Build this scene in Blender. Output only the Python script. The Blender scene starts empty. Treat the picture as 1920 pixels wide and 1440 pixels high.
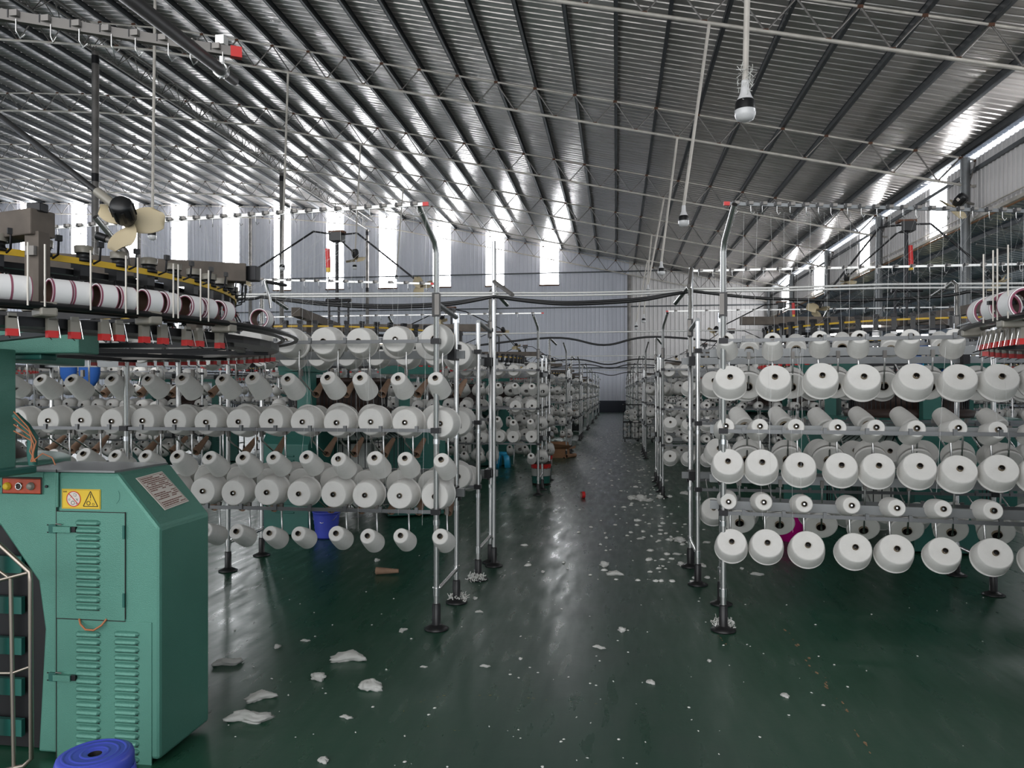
import bpy, bmesh, math, random
from mathutils import Vector, Matrix, noise
import numpy as np
rnd = random.Random(7)
S = bpy.context.scene
COL = S.collection
PI = math.pi

# ------------------------------------------------------------------ camera, sky, light, exposure
YAW = math.atan(195.0 / 1400.0)
CS, SN = math.cos(YAW), math.sin(YAW)
FPX, HZ, EYE = 1400.0, 735.0, 1.5
cam_d = bpy.data.cameras.new('camera'); cam = bpy.data.objects.new('camera', cam_d); COL.objects.link(cam)
cam.location = (0, 0, EYE); cam.rotation_euler = (PI / 2, 0, YAW)
cam_d.sensor_width = 36; cam_d.lens = FPX / 1920 * 36; cam_d.shift_y = 15.0 / 1920; cam_d.clip_end = 300; cam_d.clip_start = 0.05
S.camera = cam
S.view_settings.view_transform = 'Standard'; S.view_settings.look = 'None'; S.view_settings.gamma = 1
S.view_settings.use_curve_mapping = False
S.view_settings.exposure = 0.42
w = bpy.data.worlds.new('overcast_sky'); S.world = w; w.use_nodes = True
bg = w.node_tree.nodes['Background']; bg.inputs[0].default_value = (0.86, 0.92, 1.0, 1); bg.inputs[1].default_value = 1.0
def area(name, loc, rot, sx, sy, power, col=(1, 1, 1)):
    l = bpy.data.lights.new(name, 'AREA'); l.shape = 'RECTANGLE'; l.size = sx; l.size_y = sy; l.energy = power; l.color = col
    o = bpy.data.objects.new(name, l); COL.objects.link(o); o.location = loc; o.rotation_euler = rot
    return o
# fill lamps added at the open end and left wall; daylight through the lean-to
area('fill_open_end', (-9, -9.0, 5.6), (math.radians(90), 0, 0), 30, 9.5, 1250, (1.0, 0.97, 0.93))  # added soft frontal fill for the cones, from the end left open
area('fill_left_wall', (-54, 24, 8.0), (0, math.radians(-90), 0), 6.0, 60, 1500, (0.90, 0.94, 1.0))  # added fill for roof and far walls; this wall has no windows
area('daylight_lean_to', (21.0, 22, 3.0), (0, math.radians(90), 0), 3.5, 56, 450, (0.95, 0.97, 1.0))

# ------------------------------------------------------------------ pixel -> world
def W(px, py, d):
    r = (px - 960) / FPX * d
    return Vector((-SN * d + CS * r, CS * d + SN * r, EYE - (py - HZ) / FPX * d))
def ray(px, py):
    return W(px, py, 1.0) - Vector((0, 0, EYE))
def on_plane(px, py, P, n):
    D = ray(px, py); O = Vector((0, 0, EYE)); n = Vector(n)
    return O + D * ((Vector(P) - O).dot(n) / D.dot(n))
def on_y(px, py, Y): return on_plane(px, py, (0, Y, 0), (0, 1, 0))
def on_x(px, py, X): return on_plane(px, py, (X, 0, 0), (1, 0, 0))
def floor_pt(px, py): return on_plane(px, py, (0, 0, 0), (0, 0, 1))
def ring_pt(px, C, R, Z, far=False):
    D = ray(px, HZ); D = Vector((D.x, D.y)); a = D.dot(D); c2 = Vector(C)
    b = D.dot(c2); c = c2.dot(c2) - R * R; q = b * b - a * c
    q = math.sqrt(max(q, 0)); t = (b + q) / a if far else (b - q) / a
    p = D * t
    return Vector((p.x, p.y, Z))

# ------------------------------------------------------------------ materials
MATS = {}
def mat(name, col, rough=0.5, metal=0.0, var=0.0, vscale=8.0, bump=0.0, bscale=60.0, spec=0.5, emit=0.0, trans=0.0, coat=0.0, col2=None, stretch=None):
    m = bpy.data.materials.new(name); m.use_nodes = True; MATS[name] = m
    nt = m.node_tree; b = nt.nodes['Principled BSDF']; N = nt.nodes.new; L = nt.links.new
    b.inputs['Base Color'].default_value = (*col, 1); b.inputs['Roughness'].default_value = rough; b.inputs['Metallic'].default_value = metal
    b.inputs['Specular IOR Level'].default_value = spec
    if emit: b.inputs['Emission Color'].default_value = (*col, 1); b.inputs['Emission Strength'].default_value = emit
    if trans: b.inputs['Transmission Weight'].default_value = trans
    if coat: b.inputs['Coat Weight'].default_value = coat; b.inputs['Coat Roughness'].default_value = 0.15
    tc = N('ShaderNodeTexCoord'); src = tc.outputs['Object']
    if stretch:
        mp = N('ShaderNodeMapping'); mp.inputs['Scale'].default_value = stretch; L(src, mp.inputs[0]); src = mp.outputs[0]
    if var or col2:
        n = N('ShaderNodeTexNoise'); n.inputs['Scale'].default_value = vscale; n.inputs['Detail'].default_value = 6; L(src, n.inputs['Vector'])
        r = N('ShaderNodeValToRGB'); r.color_ramp.elements[0].position = 0.35; r.color_ramp.elements[1].position = 0.68
        c2 = col2 or tuple(c * (1 - var) for c in col)
        r.color_ramp.elements[0].color = (*c2, 1); r.color_ramp.elements[1].color = (*col, 1)
        L(n.outputs['Fac'], r.inputs[0]); L(r.outputs[0], b.inputs['Base Color'])
        mr = N('ShaderNodeMapRange'); mr.inputs['To Min'].default_value = rough * 0.85; mr.inputs['To Max'].default_value = min(1, rough * 1.2)
        L(n.outputs['Fac'], mr.inputs['Value']); L(mr.outputs[0], b.inputs['Roughness'])
    if bump:
        n2 = N('ShaderNodeTexNoise'); n2.inputs['Scale'].default_value = bscale; n2.inputs['Detail'].default_value = 4; L(src, n2.inputs['Vector'])
        bp = N('ShaderNodeBump'); bp.inputs['Strength'].default_value = bump; bp.inputs['Distance'].default_value = 0.01
        L(n2.outputs['Fac'], bp.inputs['Height']); L(bp.outputs[0], b.inputs['Normal'])
    return m
M = MATS
mat('yarn', (0.76, 0.745, 0.715), 0.85, 0, 0.05, 14, 0.25, 260, 0.15, stretch=(1, 1, 9))
mat('core_paper', (0.17, 0.135, 0.09), 0.7)
mat('paper', (0.36, 0.225, 0.15), 0.8, 0, 0.25, 20)
mat('dark_hole', (0.012, 0.010, 0.009), 0.6)
mat('steel_tube', (0.60, 0.60, 0.59), 0.26, 0.95)
mat('grey_rail', (0.17, 0.175, 0.18), 0.38, 0.7, 0.15, 8)
mat('beam_grey', (0.26, 0.27, 0.275), 0.42, 0.6, 0.2, 5)
mat('black_plastic', (0.012, 0.012, 0.013), 0.38)
mat('black_metal', (0.02, 0.02, 0.022), 0.4, 0.5)
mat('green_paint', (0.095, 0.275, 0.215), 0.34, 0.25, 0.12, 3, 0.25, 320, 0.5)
mat('green_dull_and_shaded', (0.018, 0.13, 0.105), 0.42, 0.1, 0.2, 4)  # darker green; on the hall machines it puts their shade into the colour
mat('white_tube', (0.72, 0.72, 0.70), 0.25, 0.3)
mat('cream_pipe', (0.78, 0.73, 0.66), 0.55, 0.1, 0.25, 3)
mat('truss_metal', (0.27, 0.255, 0.24), 0.5, 0.6, 0.4, 2.5)
mat('purlin', (0.10, 0.108, 0.115), 0.45, 0.55, 0.25, 1.5)
mat('dirty_beam', (0.15, 0.125, 0.105), 0.7, 0.2, 0.35, 12)
mat('red_plastic', (0.62, 0.022, 0.02), 0.35)
mat('dim_plastic', (0.28, 0.26, 0.22), 0.35, 0.1)
mat('yellow_belt', (0.75, 0.47, 0.03), 0.5)
mat('white_spool', (0.86, 0.85, 0.85), 0.6, 0, 0.03, 9)
mat('maroon', (0.30, 0.09, 0.14), 0.6)
mat('spool_inside', (0.10, 0.055, 0.035), 0.6)
mat('brown_slats', (0.045, 0.022, 0.016), 0.45, 0.3, 0.5, 30, stretch=(6, 6, 0.5))
mat('beige_blade', (0.62, 0.52, 0.34), 0.55, 0, 0.12, 6)
mat('blue_plastic', (0.075, 0.105, 0.62), 0.35, 0, 0.1, 6)
mat('cyan_plastic', (0.03, 0.42, 0.72), 0.4)
mat('blue_cloth', (0.02, 0.11, 0.42), 0.8)
mat('magenta_plastic', (0.75, 0.01, 0.30), 0.4)
mat('orange_wire', (0.42, 0.15, 0.06), 0.5)
mat('control_red', (0.55, 0.07, 0.02), 0.3, 0.1, 0.3, 30)
mat('sign_yellow', (0.80, 0.53, 0.03), 0.5)
mat('sign_white', (0.72, 0.66, 0.60), 0.55)
mat('sign_red', (0.62, 0.03, 0.025), 0.5)
mat('sign_black', (0.03, 0.02, 0.015), 0.6)
mat('label_print', (0.22, 0.10, 0.08), 0.7)
mat('chrome', (0.75, 0.75, 0.75), 0.15, 1)
mat('brass_steel', (0.38, 0.33, 0.28), 0.3, 0.9)
mat('cardboard', (0.36, 0.19, 0.10), 0.8, 0, 0.15, 6)
mat('cardboard_inner', (0.22, 0.115, 0.065), 0.85)
mat('lint', (0.82, 0.82, 0.78), 0.95, 0, 0.12, 30, 0.6, 60, 0.1)
mat('thread', (0.75, 0.75, 0.74), 0.6)
mat('bulb_glass', (0.80, 0.80, 0.80), 0.25, 0, spec=0.6, coat=0.4)
mat('rust', (0.16, 0.075, 0.045), 0.8, 0.1, 0.4, 20)
mat('lamp_white', (1.0, 1.0, 1.0), 0.4, emit=9.0)
mat('lamp_warm', (1.0, 0.86, 0.50), 0.4, emit=25.0)
mat('window_light', (0.95, 0.97, 1.0), 0.4, emit=15.0)
mat('wall_sheet', (0.70, 0.715, 0.79), 0.45, 0.10, 0.10, 0.35)
mat('wall_sheet_warm', (0.78, 0.755, 0.745), 0.45, 0.10, 0.12, 0.5)
mat('lean_roof', (0.26, 0.32, 0.40), 0.3, 0.35, 0.15, 0.6)
mat('plinth', (0.035, 0.04, 0.055), 0.7)
mat('skirt_glass', (0.45, 0.52, 0.48), 0.3, 0.2)
mat('paint_tin', (0.50, 0.50, 0.48), 0.4, 0.3)
mat('mark_yellow', (0.45, 0.34, 0.10), 0.7, 0, 0.5, 60)
mat('mark_tan', (0.42, 0.27, 0.15), 0.8, 0, 0.5, 60)

def roof_material():
    m = bpy.data.materials.new('roof_sheet'); m.use_nodes = True; M['roof_sheet'] = m
    nt = m.node_tree; b = nt.nodes['Principled BSDF']; N = nt.nodes.new; L = nt.links.new
    tc = N('ShaderNodeTexCoord')
    mp = N('ShaderNodeMapping'); mp.inputs['Scale'].default_value = (0.5, 5.0, 1); L(tc.outputs['Object'], mp.inputs[0])
    n = N('ShaderNodeTexNoise'); n.inputs['Scale'].default_value = 1.2; n.inputs['Detail'].default_value = 8; L(mp.outputs[0], n.inputs['Vector'])
    r = N('ShaderNodeValToRGB'); r.color_ramp.elements[0].position = 0.3; r.color_ramp.elements[1].position = 0.75
    r.color_ramp.elements[0].color = (0.54, 0.50, 0.475, 1); r.color_ramp.elements[1].color = (0.70, 0.66, 0.635, 1)
    L(n.outputs['Fac'], r.inputs[0]); L(r.outputs[0], b.inputs['Base Color'])
    b.inputs['Metallic'].default_value = 0.48; b.inputs['Roughness'].default_value = 0.22
    n2 = N('ShaderNodeTexNoise'); n2.inputs['Scale'].default_value = 2.2; n2.inputs['Detail'].default_value = 3; L(mp.outputs[0], n2.inputs['Vector'])
    bp = N('ShaderNodeBump'); bp.inputs['Strength'].default_value = 0.35; bp.inputs['Distance'].default_value = 0.03
    L(n2.outputs['Fac'], bp.inputs['Height']); L(bp.outputs[0], b.inputs['Normal'])
roof_material()

def floor_material():
    m = bpy.data.materials.new('painted_floor'); m.use_nodes = True; M['floor'] = m
    nt = m.node_tree; b = nt.nodes['Principled BSDF']; N = nt.nodes.new; L = nt.links.new
    tc = N('ShaderNodeTexCoord'); sep = N('ShaderNodeSeparateXYZ'); L(tc.outputs['Object'], sep.inputs[0])
    def math_(op, a, b_=None, c=None):
        n = N('ShaderNodeMath'); n.operation = op
        for i, v in enumerate((a, b_, c)):
            if v is None: continue
            if isinstance(v, (int, float)): n.inputs[i].default_value = v
            else: L(v, n.inputs[i])
        return n.outputs[0]
    big = N('ShaderNodeTexNoise'); big.inputs['Scale'].default_value = 0.9; big.inputs['Detail'].default_value = 9; big.inputs['Roughness'].default_value = 0.62; L(tc.outputs['Object'], big.inputs['Vector'])
    mp = N('ShaderNodeMapping'); mp.inputs['Scale'].default_value = (5, 0.9, 1); L(tc.outputs['Object'], mp.inputs[0])
    st = N('ShaderNodeTexNoise'); st.inputs['Scale'].default_value = 2.5; st.inputs['Detail'].default_value = 8; L(mp.outputs[0], st.inputs['Vector'])
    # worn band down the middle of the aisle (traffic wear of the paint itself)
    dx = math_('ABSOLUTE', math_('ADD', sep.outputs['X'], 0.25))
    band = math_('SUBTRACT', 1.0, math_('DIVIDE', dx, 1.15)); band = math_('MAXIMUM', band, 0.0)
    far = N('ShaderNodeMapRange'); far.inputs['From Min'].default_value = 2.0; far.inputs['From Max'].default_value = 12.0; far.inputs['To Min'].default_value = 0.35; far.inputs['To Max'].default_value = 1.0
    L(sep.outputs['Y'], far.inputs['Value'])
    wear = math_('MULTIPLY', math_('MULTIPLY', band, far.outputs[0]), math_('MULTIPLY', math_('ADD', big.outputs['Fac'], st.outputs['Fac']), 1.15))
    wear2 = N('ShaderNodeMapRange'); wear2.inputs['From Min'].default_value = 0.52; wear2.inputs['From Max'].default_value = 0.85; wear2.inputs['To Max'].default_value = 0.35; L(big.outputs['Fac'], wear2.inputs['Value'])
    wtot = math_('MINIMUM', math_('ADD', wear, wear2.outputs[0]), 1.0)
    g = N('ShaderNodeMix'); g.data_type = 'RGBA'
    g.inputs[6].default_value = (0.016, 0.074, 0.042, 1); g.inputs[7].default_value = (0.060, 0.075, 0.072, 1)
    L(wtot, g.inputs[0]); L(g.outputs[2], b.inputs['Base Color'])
    rr = N('ShaderNodeMapRange'); rr.inputs['From Min'].default_value = 0.3; rr.inputs['From Max'].default_value = 0.7; rr.inputs['To Min'].default_value = 0.23; rr.inputs['To Max'].default_value = 0.42
    L(st.outputs['Fac'], rr.inputs['Value']); L(rr.outputs[0], b.inputs['Roughness'])
    b.inputs['Specular IOR Level'].default_value = 0.55
    n3 = N('ShaderNodeTexNoise'); n3.inputs['Scale'].default_value = 14; n3.inputs['Detail'].default_value = 6; L(tc.outputs['Object'], n3.inputs['Vector'])
    bp = N('ShaderNodeBump'); bp.inputs['Strength'].default_value = 0.25; bp.inputs['Distance'].default_value = 0.004
    L(n3.outputs['Fac'], bp.inputs['Height']); L(bp.outputs[0], b.inputs['Normal'])
floor_material()

# ------------------------------------------------------------------ mesh builder
class MB:
    def __init__(s): s.v = []; s.f = []; s.m = []; s.sm = []; s.mats = []; s.T = None
    def mi(s, m):
        if m not in s.mats: s.mats.append(m)
        return s.mats.index(m)
    def add(s, vs, fs, m, smooth=False, T=None):
        o = len(s.v); k = s.mi(m)
        for p in vs:
            p = Vector(p)
            if T is not None: p = T @ p
            if s.T is not None: p = s.T @ p
            s.v.append(p[:])
        for f in fs: s.f.append([o + i for i in f]); s.m.append(k); s.sm.append(smooth)
        return s
    def box(s, c, size, m, R=None, T=None):
        hx, hy, hz = size[0] / 2, size[1] / 2, size[2] / 2
        vs = [Vector((x, y, z)) for x in (-hx, hx) for y in (-hy, hy) for z in (-hz, hz)]
        if R is not None: vs = [R @ p for p in vs]
        c = Vector(c); vs = [p + c for p in vs]
        return s.add(vs, [(0, 1, 3, 2), (4, 6, 7, 5), (0, 4, 5, 1), (2, 3, 7, 6), (0, 2, 6, 4), (1, 5, 7, 3)], m, False, T)
    def bar(s, a, b, wid, hei, m, up=(0, 0, 1), T=None):
        a = Vector(a); b = Vector(b); d = (b - a); L = d.length; d = d / L; up = Vector(up)
        x = d.cross(up); x = x.normalized() if x.length > 1e-5 else Vector((1, 0, 0)); z = x.cross(d)
        R = Matrix((x, d, z)).transposed()
        return s.box((a + b) / 2, (wid, L, hei), m, R, T)
    def tube(s, pts, r, m, n=8, cap=True, T=None):
        pts = [Vector(p) for p in pts]; rs = r if isinstance(r, (list, tuple)) else [r] * len(pts)
        vs = []; fs = []; prev = None
        for i, p in enumerate(pts):
            d = (pts[min(i + 1, len(pts) - 1)] - pts[max(i - 1, 0)]).normalized()
            if prev is None:
                x = d.cross(Vector((0, 0, 1)))
                if x.length < 1e-3: x = d.cross(Vector((0, 1, 0)))
            else: x = prev - d * prev.dot(d)
            x.normalize(); prev = x; y = d.cross(x)
            for k in range(n):
                a = 2 * PI * k / n; vs.append(p + (x * math.cos(a) + y * math.sin(a)) * rs[i])
        for i in range(len(pts) - 1):
            for k in range(n):
                a, b = i * n + k, i * n + (k + 1) % n; fs.append((a, b, b + n, a + n))
        s.add(vs, fs, m, n > 4, T)
        if cap:
            s.add(vs[:n], [tuple(range(n))[::-1]], m, False, T); s.add(vs[-n:], [tuple(range(n))], m, False, T)
        return s
    def lathe(s, prof, m, n=24, T=None, smooth=True, caps=(False, False)):
        vs = []; fs = []
        for r, z in prof:
            for k in range(n):
                a = 2 * PI * k / n; vs.append((r * math.cos(a), r * math.sin(a), z))
        for i in range(len(prof) - 1):
            for k in range(n):
                a, b = i * n + k, i * n + (k + 1) % n; fs.append((a, b, b + n, a + n))
        s.add(vs, fs, m, smooth, T)
        if caps[0]: s.add(vs[:n], [tuple(range(n))[::-1]], m, False, T)
        if caps[1]: s.add(vs[-n:], [tuple(range(n))], m, False, T)
        return s
    def prism(s, poly, vec, m, T=None):
        n = len(poly); vec = Vector(vec); a = [Vector(p) for p in poly]; vs = a + [p + vec for p in a]
        fs = [tuple(range(n)), tuple(range(n, 2 * n))[::-1]] + [(i, i + n, (i + 1) % n + n, (i + 1) % n) for i in range(n)]
        return s.add(vs, fs, m, False, T)
    def sphere(s, c, r, m, n=12, sc=(1, 1, 1)):
        vs = []; fs = []; h = n // 2
        for i in range(h + 1):
            t = PI * i / h
            for k in range(n):
                a = 2 * PI * k / n; vs.append((c[0] + r * sc[0] * math.sin(t) * math.cos(a), c[1] + r * sc[1] * math.sin(t) * math.sin(a), c[2] + r * sc[2] * math.cos(t)))
        for i in range(h):
            for k in range(n):
                a, b = i * n + k, i * n + (k + 1) % n; fs.append((a, a + n, b + n, b))
        return s.add(vs, fs, m, True)
    def mesh(s, name):
        me = bpy.data.meshes.new(name); me.from_pydata(s.v, [], s.f)
        for m in s.mats: me.materials.append(M[m])
        me.polygons.foreach_set('material_index', s.m); me.polygons.foreach_set('use_smooth', s.sm); me.update()
        return me
    def build(s, name, parent=None, bevel=0, kind=None, label=None):
        return put(name, s.mesh(name), parent, bevel, kind, label)
def put(name, me, parent=None, bevel=0, kind=None, label=None, matrix=None):
    o = bpy.data.objects.new(name, me); COL.objects.link(o)
    if parent is not None: o.parent = parent
    if matrix is not None: o.matrix_local = matrix
    if kind: o['kind'] = kind
    if label: o['label'] = label
    if bevel:
        b = o.modifiers.new('bevel', 'BEVEL'); b.width = bevel; b.segments = 2; b.limit_method = 'ANGLE'
    return o
def tag(o, label, cat, group=None, kind=None):
    o['label'] = label; o['category'] = cat
    if group: o['group'] = group
    if kind: o['kind'] = kind
    return o
def empty(name, loc, label, cat, group=None, rz=0):
    o = bpy.data.objects.new(name, None); COL.objects.link(o); o.location = loc; o.rotation_euler = (0, 0, rz); o.empty_display_size = 0.1
    return tag(o, label, cat, group)
def aim(loc, d, roll=0.0, sc=1.0):
    d = Vector(d).normalized(); q = d.to_track_quat('Z', 'Y')
    return Matrix.Translation(loc) @ q.to_matrix().to_4x4() @ Matrix.Rotation(roll, 4, 'Z') @ Matrix.Scale(sc, 4)
def copy_tree(o, parent=None):
    c = o.copy(); COL.objects.link(c); c.parent = parent
    for ch in list(o.children): copy_tree(ch, c)
    return c
ORD = ['first', 'second', 'third', 'fourth', 'fifth', 'sixth', 'seventh', 'eighth', 'ninth', 'tenth', 'eleventh', 'twelfth', 'thirteenth', 'fourteenth', 'fifteenth', 'sixteenth', 'seventeenth', 'eighteenth', 'nineteenth', 'twentieth']
# ================================================================== THE BUILDING
XR, XL, YB, YF = 11.1, -56.0, 55.8, -9.5
def roof_z(X):
    z = 8.98 + 0.218 * (XR - min(max(X, -17.0), 40))
    if X > XR: z = 8.98
    if X < -17: z = roof_z(-17.0) + 0.12 * (-17 - max(X, -26))
    if X < -26: z += 0.05 * (-26 - X)
    return z
mb = MB(); mb.add([(XL, YF, 0), (24, YF, 0), (24, YB, 0), (XL, YB, 0)], [(0, 1, 2, 3)], 'floor')
mb.build('floor', kind='structure')
# worn paint lines on the floor
def flat_marks(name, pts, wdt, m, gap=0.25, z=0.0015):
    b = MB()
    for (x0, y0), (x1, y1) in zip(pts[:-1], pts[1:]):
        a, c = floor_pt(x0, y0), floor_pt(x1, y1); n = max(2, int((c - a).length / 0.035))
        for i in range(n):
            if rnd.random() < gap: continue
            p = a.lerp(c, (i + rnd.random()) / n); p += Vector((rnd.gauss(0, wdt), rnd.gauss(0, wdt), 0))
            k = rnd.randint(5, 7); r = rnd.uniform(0.25, 1.0) * wdt * 1.6; d = (c - a).normalized(); q = Vector((-d.y, d.x, 0))
            b.add([p + d * math.cos(2 * PI * j / k) * r * rnd.uniform(1, 2.4) + q * math.sin(2 * PI * j / k) * r * rnd.uniform(0.3, 0.8) + Vector((0, 0, z)) for j in range(k)], [tuple(range(k))], m)
    return b.build(name, kind='structure')
flat_marks('trim_1', [(1470, 1175), (1500, 1215), (1530, 1262), (1575, 1310), (1600, 1360), (1640, 1420), (1655, 1440)], 0.010, 'mark_tan', 0.5)
flat_marks('trim_2', [(745, 1350), (765, 1322), (830, 1305), (900, 1303), (1000, 1310), (1140, 1322)], 0.003, 'mark_yellow', 0.45)
flat_marks('trim_3', [(745, 1350), (800, 1362), (900, 1375)], 0.003, 'mark_yellow', 0.6)
flat_marks('trim_4', [(1345, 1190), (1362, 1210)], 0.006, 'mark_tan', 0.3)
# ceiling: ribbed sheet, ribs run down the slope
mb = MB()
xs = [XR + 0.02, -17.0, -21, -26, XL]
prof = []
y = YF
while y < YB:
    prof += [(y, 0.0), (y + 0.225, 0.0), (y + 0.245, 0.045), (y + 0.285, 0.045)]
    y += 0.305
prof.append((min(y, YB), 0.0))
vs = [(X, yy, (roof_z(min(X, XR)) - (0.218 * (X - XR) if X > XR else 0)) + dz) for X in xs for yy, dz in prof]
n = len(prof); fs = [(i * n + k, i * n + k + 1, (i + 1) * n + k + 1, (i + 1) * n + k) for i in range(len(xs) - 1) for k in range(n - 1)]
mb.add(vs, fs, 'roof_sheet'); ceiling = mb.build('ceiling', kind='structure')
# purlins, each one a channel hung under the sheet
PURX = [XR - 0.45 - 1.335 * i for i in range(50)]
for X in PURX:
    b = MB(); z = roof_z(X) - 0.005; s = 0.218 if X > -17 else (0.12 if X > -26 else 0.05)
    R = Matrix.Rotation(math.atan(s), 3, 'Y'); L = YB - YF
    b.box((X, (YF + YB) / 2, z - 0.11), (0.012, L, 0.22), 'purlin', R)
    b.box((X + 0.035, (YF + YB) / 2, z - 0.012), (0.07, L, 0.010), 'purlin', R)
    b.box((X + 0.035, (YF + YB) / 2, z - 0.22), (0.08, L, 0.012), 'purlin', R)
    b.build('purlin', ceiling)
# lattice trusses
TRY = [1.9, 9.6, 17.3, 25.0, 32.7, 40.4, 48.1, 55.2]
PH = 0.27; TD = 0.85
for Y in TRY:
    t = bpy.data.objects.new('roof_truss', None); COL.objects.link(t); t['kind'] = 'structure'; t.location = (XR, Y, roof_z(XR) - PH)
    o = Vector(t.location)
    top = [Vector((X, Y, roof_z(X) - PH)) for X in [XR] + PURX]
    bot = [Vector(((a.x + b.x) / 2, Y, (a.z + b.z) / 2 - TD)) for a, b in zip(top[:-1], top[1:])]
    b = MB(); b.tube([p - o for p in top[::3]] + [top[-1] - o], 0.030, 'cream_pipe', 6); b.build('top_chord', t)
    b = MB(); b.tube([Vector((XR, Y, roof_z(XR) - PH - TD + 0.05)) - o] + [p - o for p in bot[::3]] + [bot[-1] - o], 0.042, 'cream_pipe', 6)
    b.tube([Vector((XR, Y + 0.07, roof_z(XR) - PH - TD + 0.05)) - o] + [p - o + Vector((0, 0.07, 0)) for p in bot[::3]], 0.016, 'cream_pipe', 5); b.build('bottom_chord', t)
    b = MB()
    for i, q in enumerate(bot):
        b.tube([top[i] - o, q - o], 0.023, 'truss_metal', 5, False); b.tube([q - o, top[i + 1] - o], 0.023, 'truss_metal', 5, False)
        b.box(top[i] - o + Vector((0, 0, -0.01)), (0.12, 0.07, 0.07), 'rust'); b.box(q - o + Vector((0, 0, 0.02)), (0.13, 0.06, 0.05), 'rust')
    b.build('web_bracing', t)
# longitudinal lattice girder on the inner columns
GX = -18.9; gz = roof_z(GX) - PH - 0.35
g = bpy.data.objects.new('roof_girder', None); COL.objects.link(g); g['kind'] = 'structure'; g.location = (GX, 0, gz); o = Vector((GX, 0, gz))
b = MB()
for dx, dz in ((-0.22, 0), (0.22, 0), (0, -0.75)): b.tube([(dx, YF, dz), (dx, YB, dz)], 0.04, 'truss_metal', 6)
b.build('top_chord', g); b = MB(); Y = YF
while Y < YB - 1:
    for dx in (-0.22, 0.22):
        b.tube([(dx, Y, 0), (0, Y + 0.7, -0.75), (dx, Y + 1.4, 0)], 0.02, 'truss_metal', 5, False)
    b.tube([(-0.22, Y, 0), (0.22, Y, 0)], 0.018, 'truss_metal', 5, False); Y += 1.4
b.build('web_bracing', g)
for i, Y in enumerate((9.6, 25.0, 40.4, 55.2)):
    b = MB(); b.tube([(0, 0, 0), (0, 0, gz - 0.75)], 0.125, 'truss_metal', 16); b.box((0, 0, 0.01), (0.45, 0.45, 0.02), 'truss_metal')
    for z in (9.2, gz - 1.2): b.tube([(0, 0, z), (0, 0, z + 0.3)], 0.13, 'black_metal', 16)
    c = b.build('column', kind='structure'); c.location = (GX, Y, 0)

# gable wall: ribbed sheet in strips between tall windows
def ribbed(b, P, u, nrm, length, z0f, z1f, m, pitch=0.31):
    """vertical ribbed sheet from P along u; z0f/z1f are functions of distance"""
    P = Vector(P); u = Vector(u); nrm = Vector(nrm); x = 0.0; pr = []
    while x < length - 1e-6:
        for dx, dn in ((0, 0), (0.23, 0), (0.245, 0.038), (0.29, 0.038)):
            if x + dx < length: pr.append((x + dx, dn))
        x += pitch
    pr.append((length, 0)); vs = []
    for d, dn in pr:
        q = P + u * d + nrm * dn; vs.append((q.x, q.y, z0f(d))); vs.append((q.x, q.y, z1f(d)))
    b.add(vs, [(2 * i, 2 * i + 2, 2 * i + 3, 2 * i + 1) for i in range(len(pr) - 1)], m)
winx = [on_y(px, 530, YB).x for px in (1030, 928, 828, 727, 628, 529, 433, 336, 244, 148, 52)]
WW, SILL = 0.70, 9.55
b = MB(); edges = [XR]
for X in winx: edges += [X + WW, X - WW]
edges.append(XL)
for i in range(0, len(edges), 2):
    a, c = edges[i], edges[i + 1]
    for s, e, mm in ((a, max(c, 0.95), 'wall_sheet_warm'), (min(a, 0.95), c, 'wall_sheet')):
        if s - e > 0.01: ribbed(b, (s, YB, 0), (-1, 0, 0), (0, -1, 0), s - e, lambda d: 0.85, lambda d, s=s: roof_z(s - d) + 0.03, mm)
for X in winx:
    ribbed(b, (X + WW, YB, 0), (-1, 0, 0), (0, -1, 0), 2 * WW, lambda d: 0.85, lambda d: SILL, 'wall_sheet')
b.build('wall_back', kind='structure'); b = MB()
ribbed(b, (24, YB, 0), (-1, 0, 0), (0, -1, 0), 24 - XR, lambda d: 0.85, lambda d: 6.9, 'wall_sheet')
b.build('wall_back', kind='structure')
b = MB(); b.box(((XL + 24) / 2, YB - 0.12, 0.43), (24 - XL, 0.24, 0.86), 'plinth'); b.build('baseboard_back', kind='structure')
for i, X in enumerate(winx):
    b = MB(); b.add([(X - WW, YB + 0.05, SILL), (X + WW, YB + 0.05, SILL), (X + WW, YB + 0.05, roof_z(X + WW)), (X - WW, YB + 0.05, roof_z(X - WW))], [(0, 1, 2, 3)], 'window_light')
    wnd = b.build('window_%d' % (i + 1), kind='structure')
    b = MB(); b.box((X, YB - 0.03, SILL - 0.05), (2 * WW + 0.1, 0.12, 0.10), 'rust'); b.build('window_sill', wnd)
for i, z in enumerate((3.3, 7.8, 10.4)):
    b = MB(); b.box(((XL + XR) / 2, YB - 0.09, z), (XR - XL, 0.06, 0.09), 'purlin'); b.build('trim_%d' % (5 + i), kind='structure')
for X in (0.95, -9.0, -28.5, -38, -47):
    b = MB(); zt = roof_z(X) - 1.1; b.tube([(0, 0, 0), (0, 0, zt)], 0.13, 'truss_metal', 12); c = b.build('column', kind='structure'); c.location = (X, YB - 0.45, 0)

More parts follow.
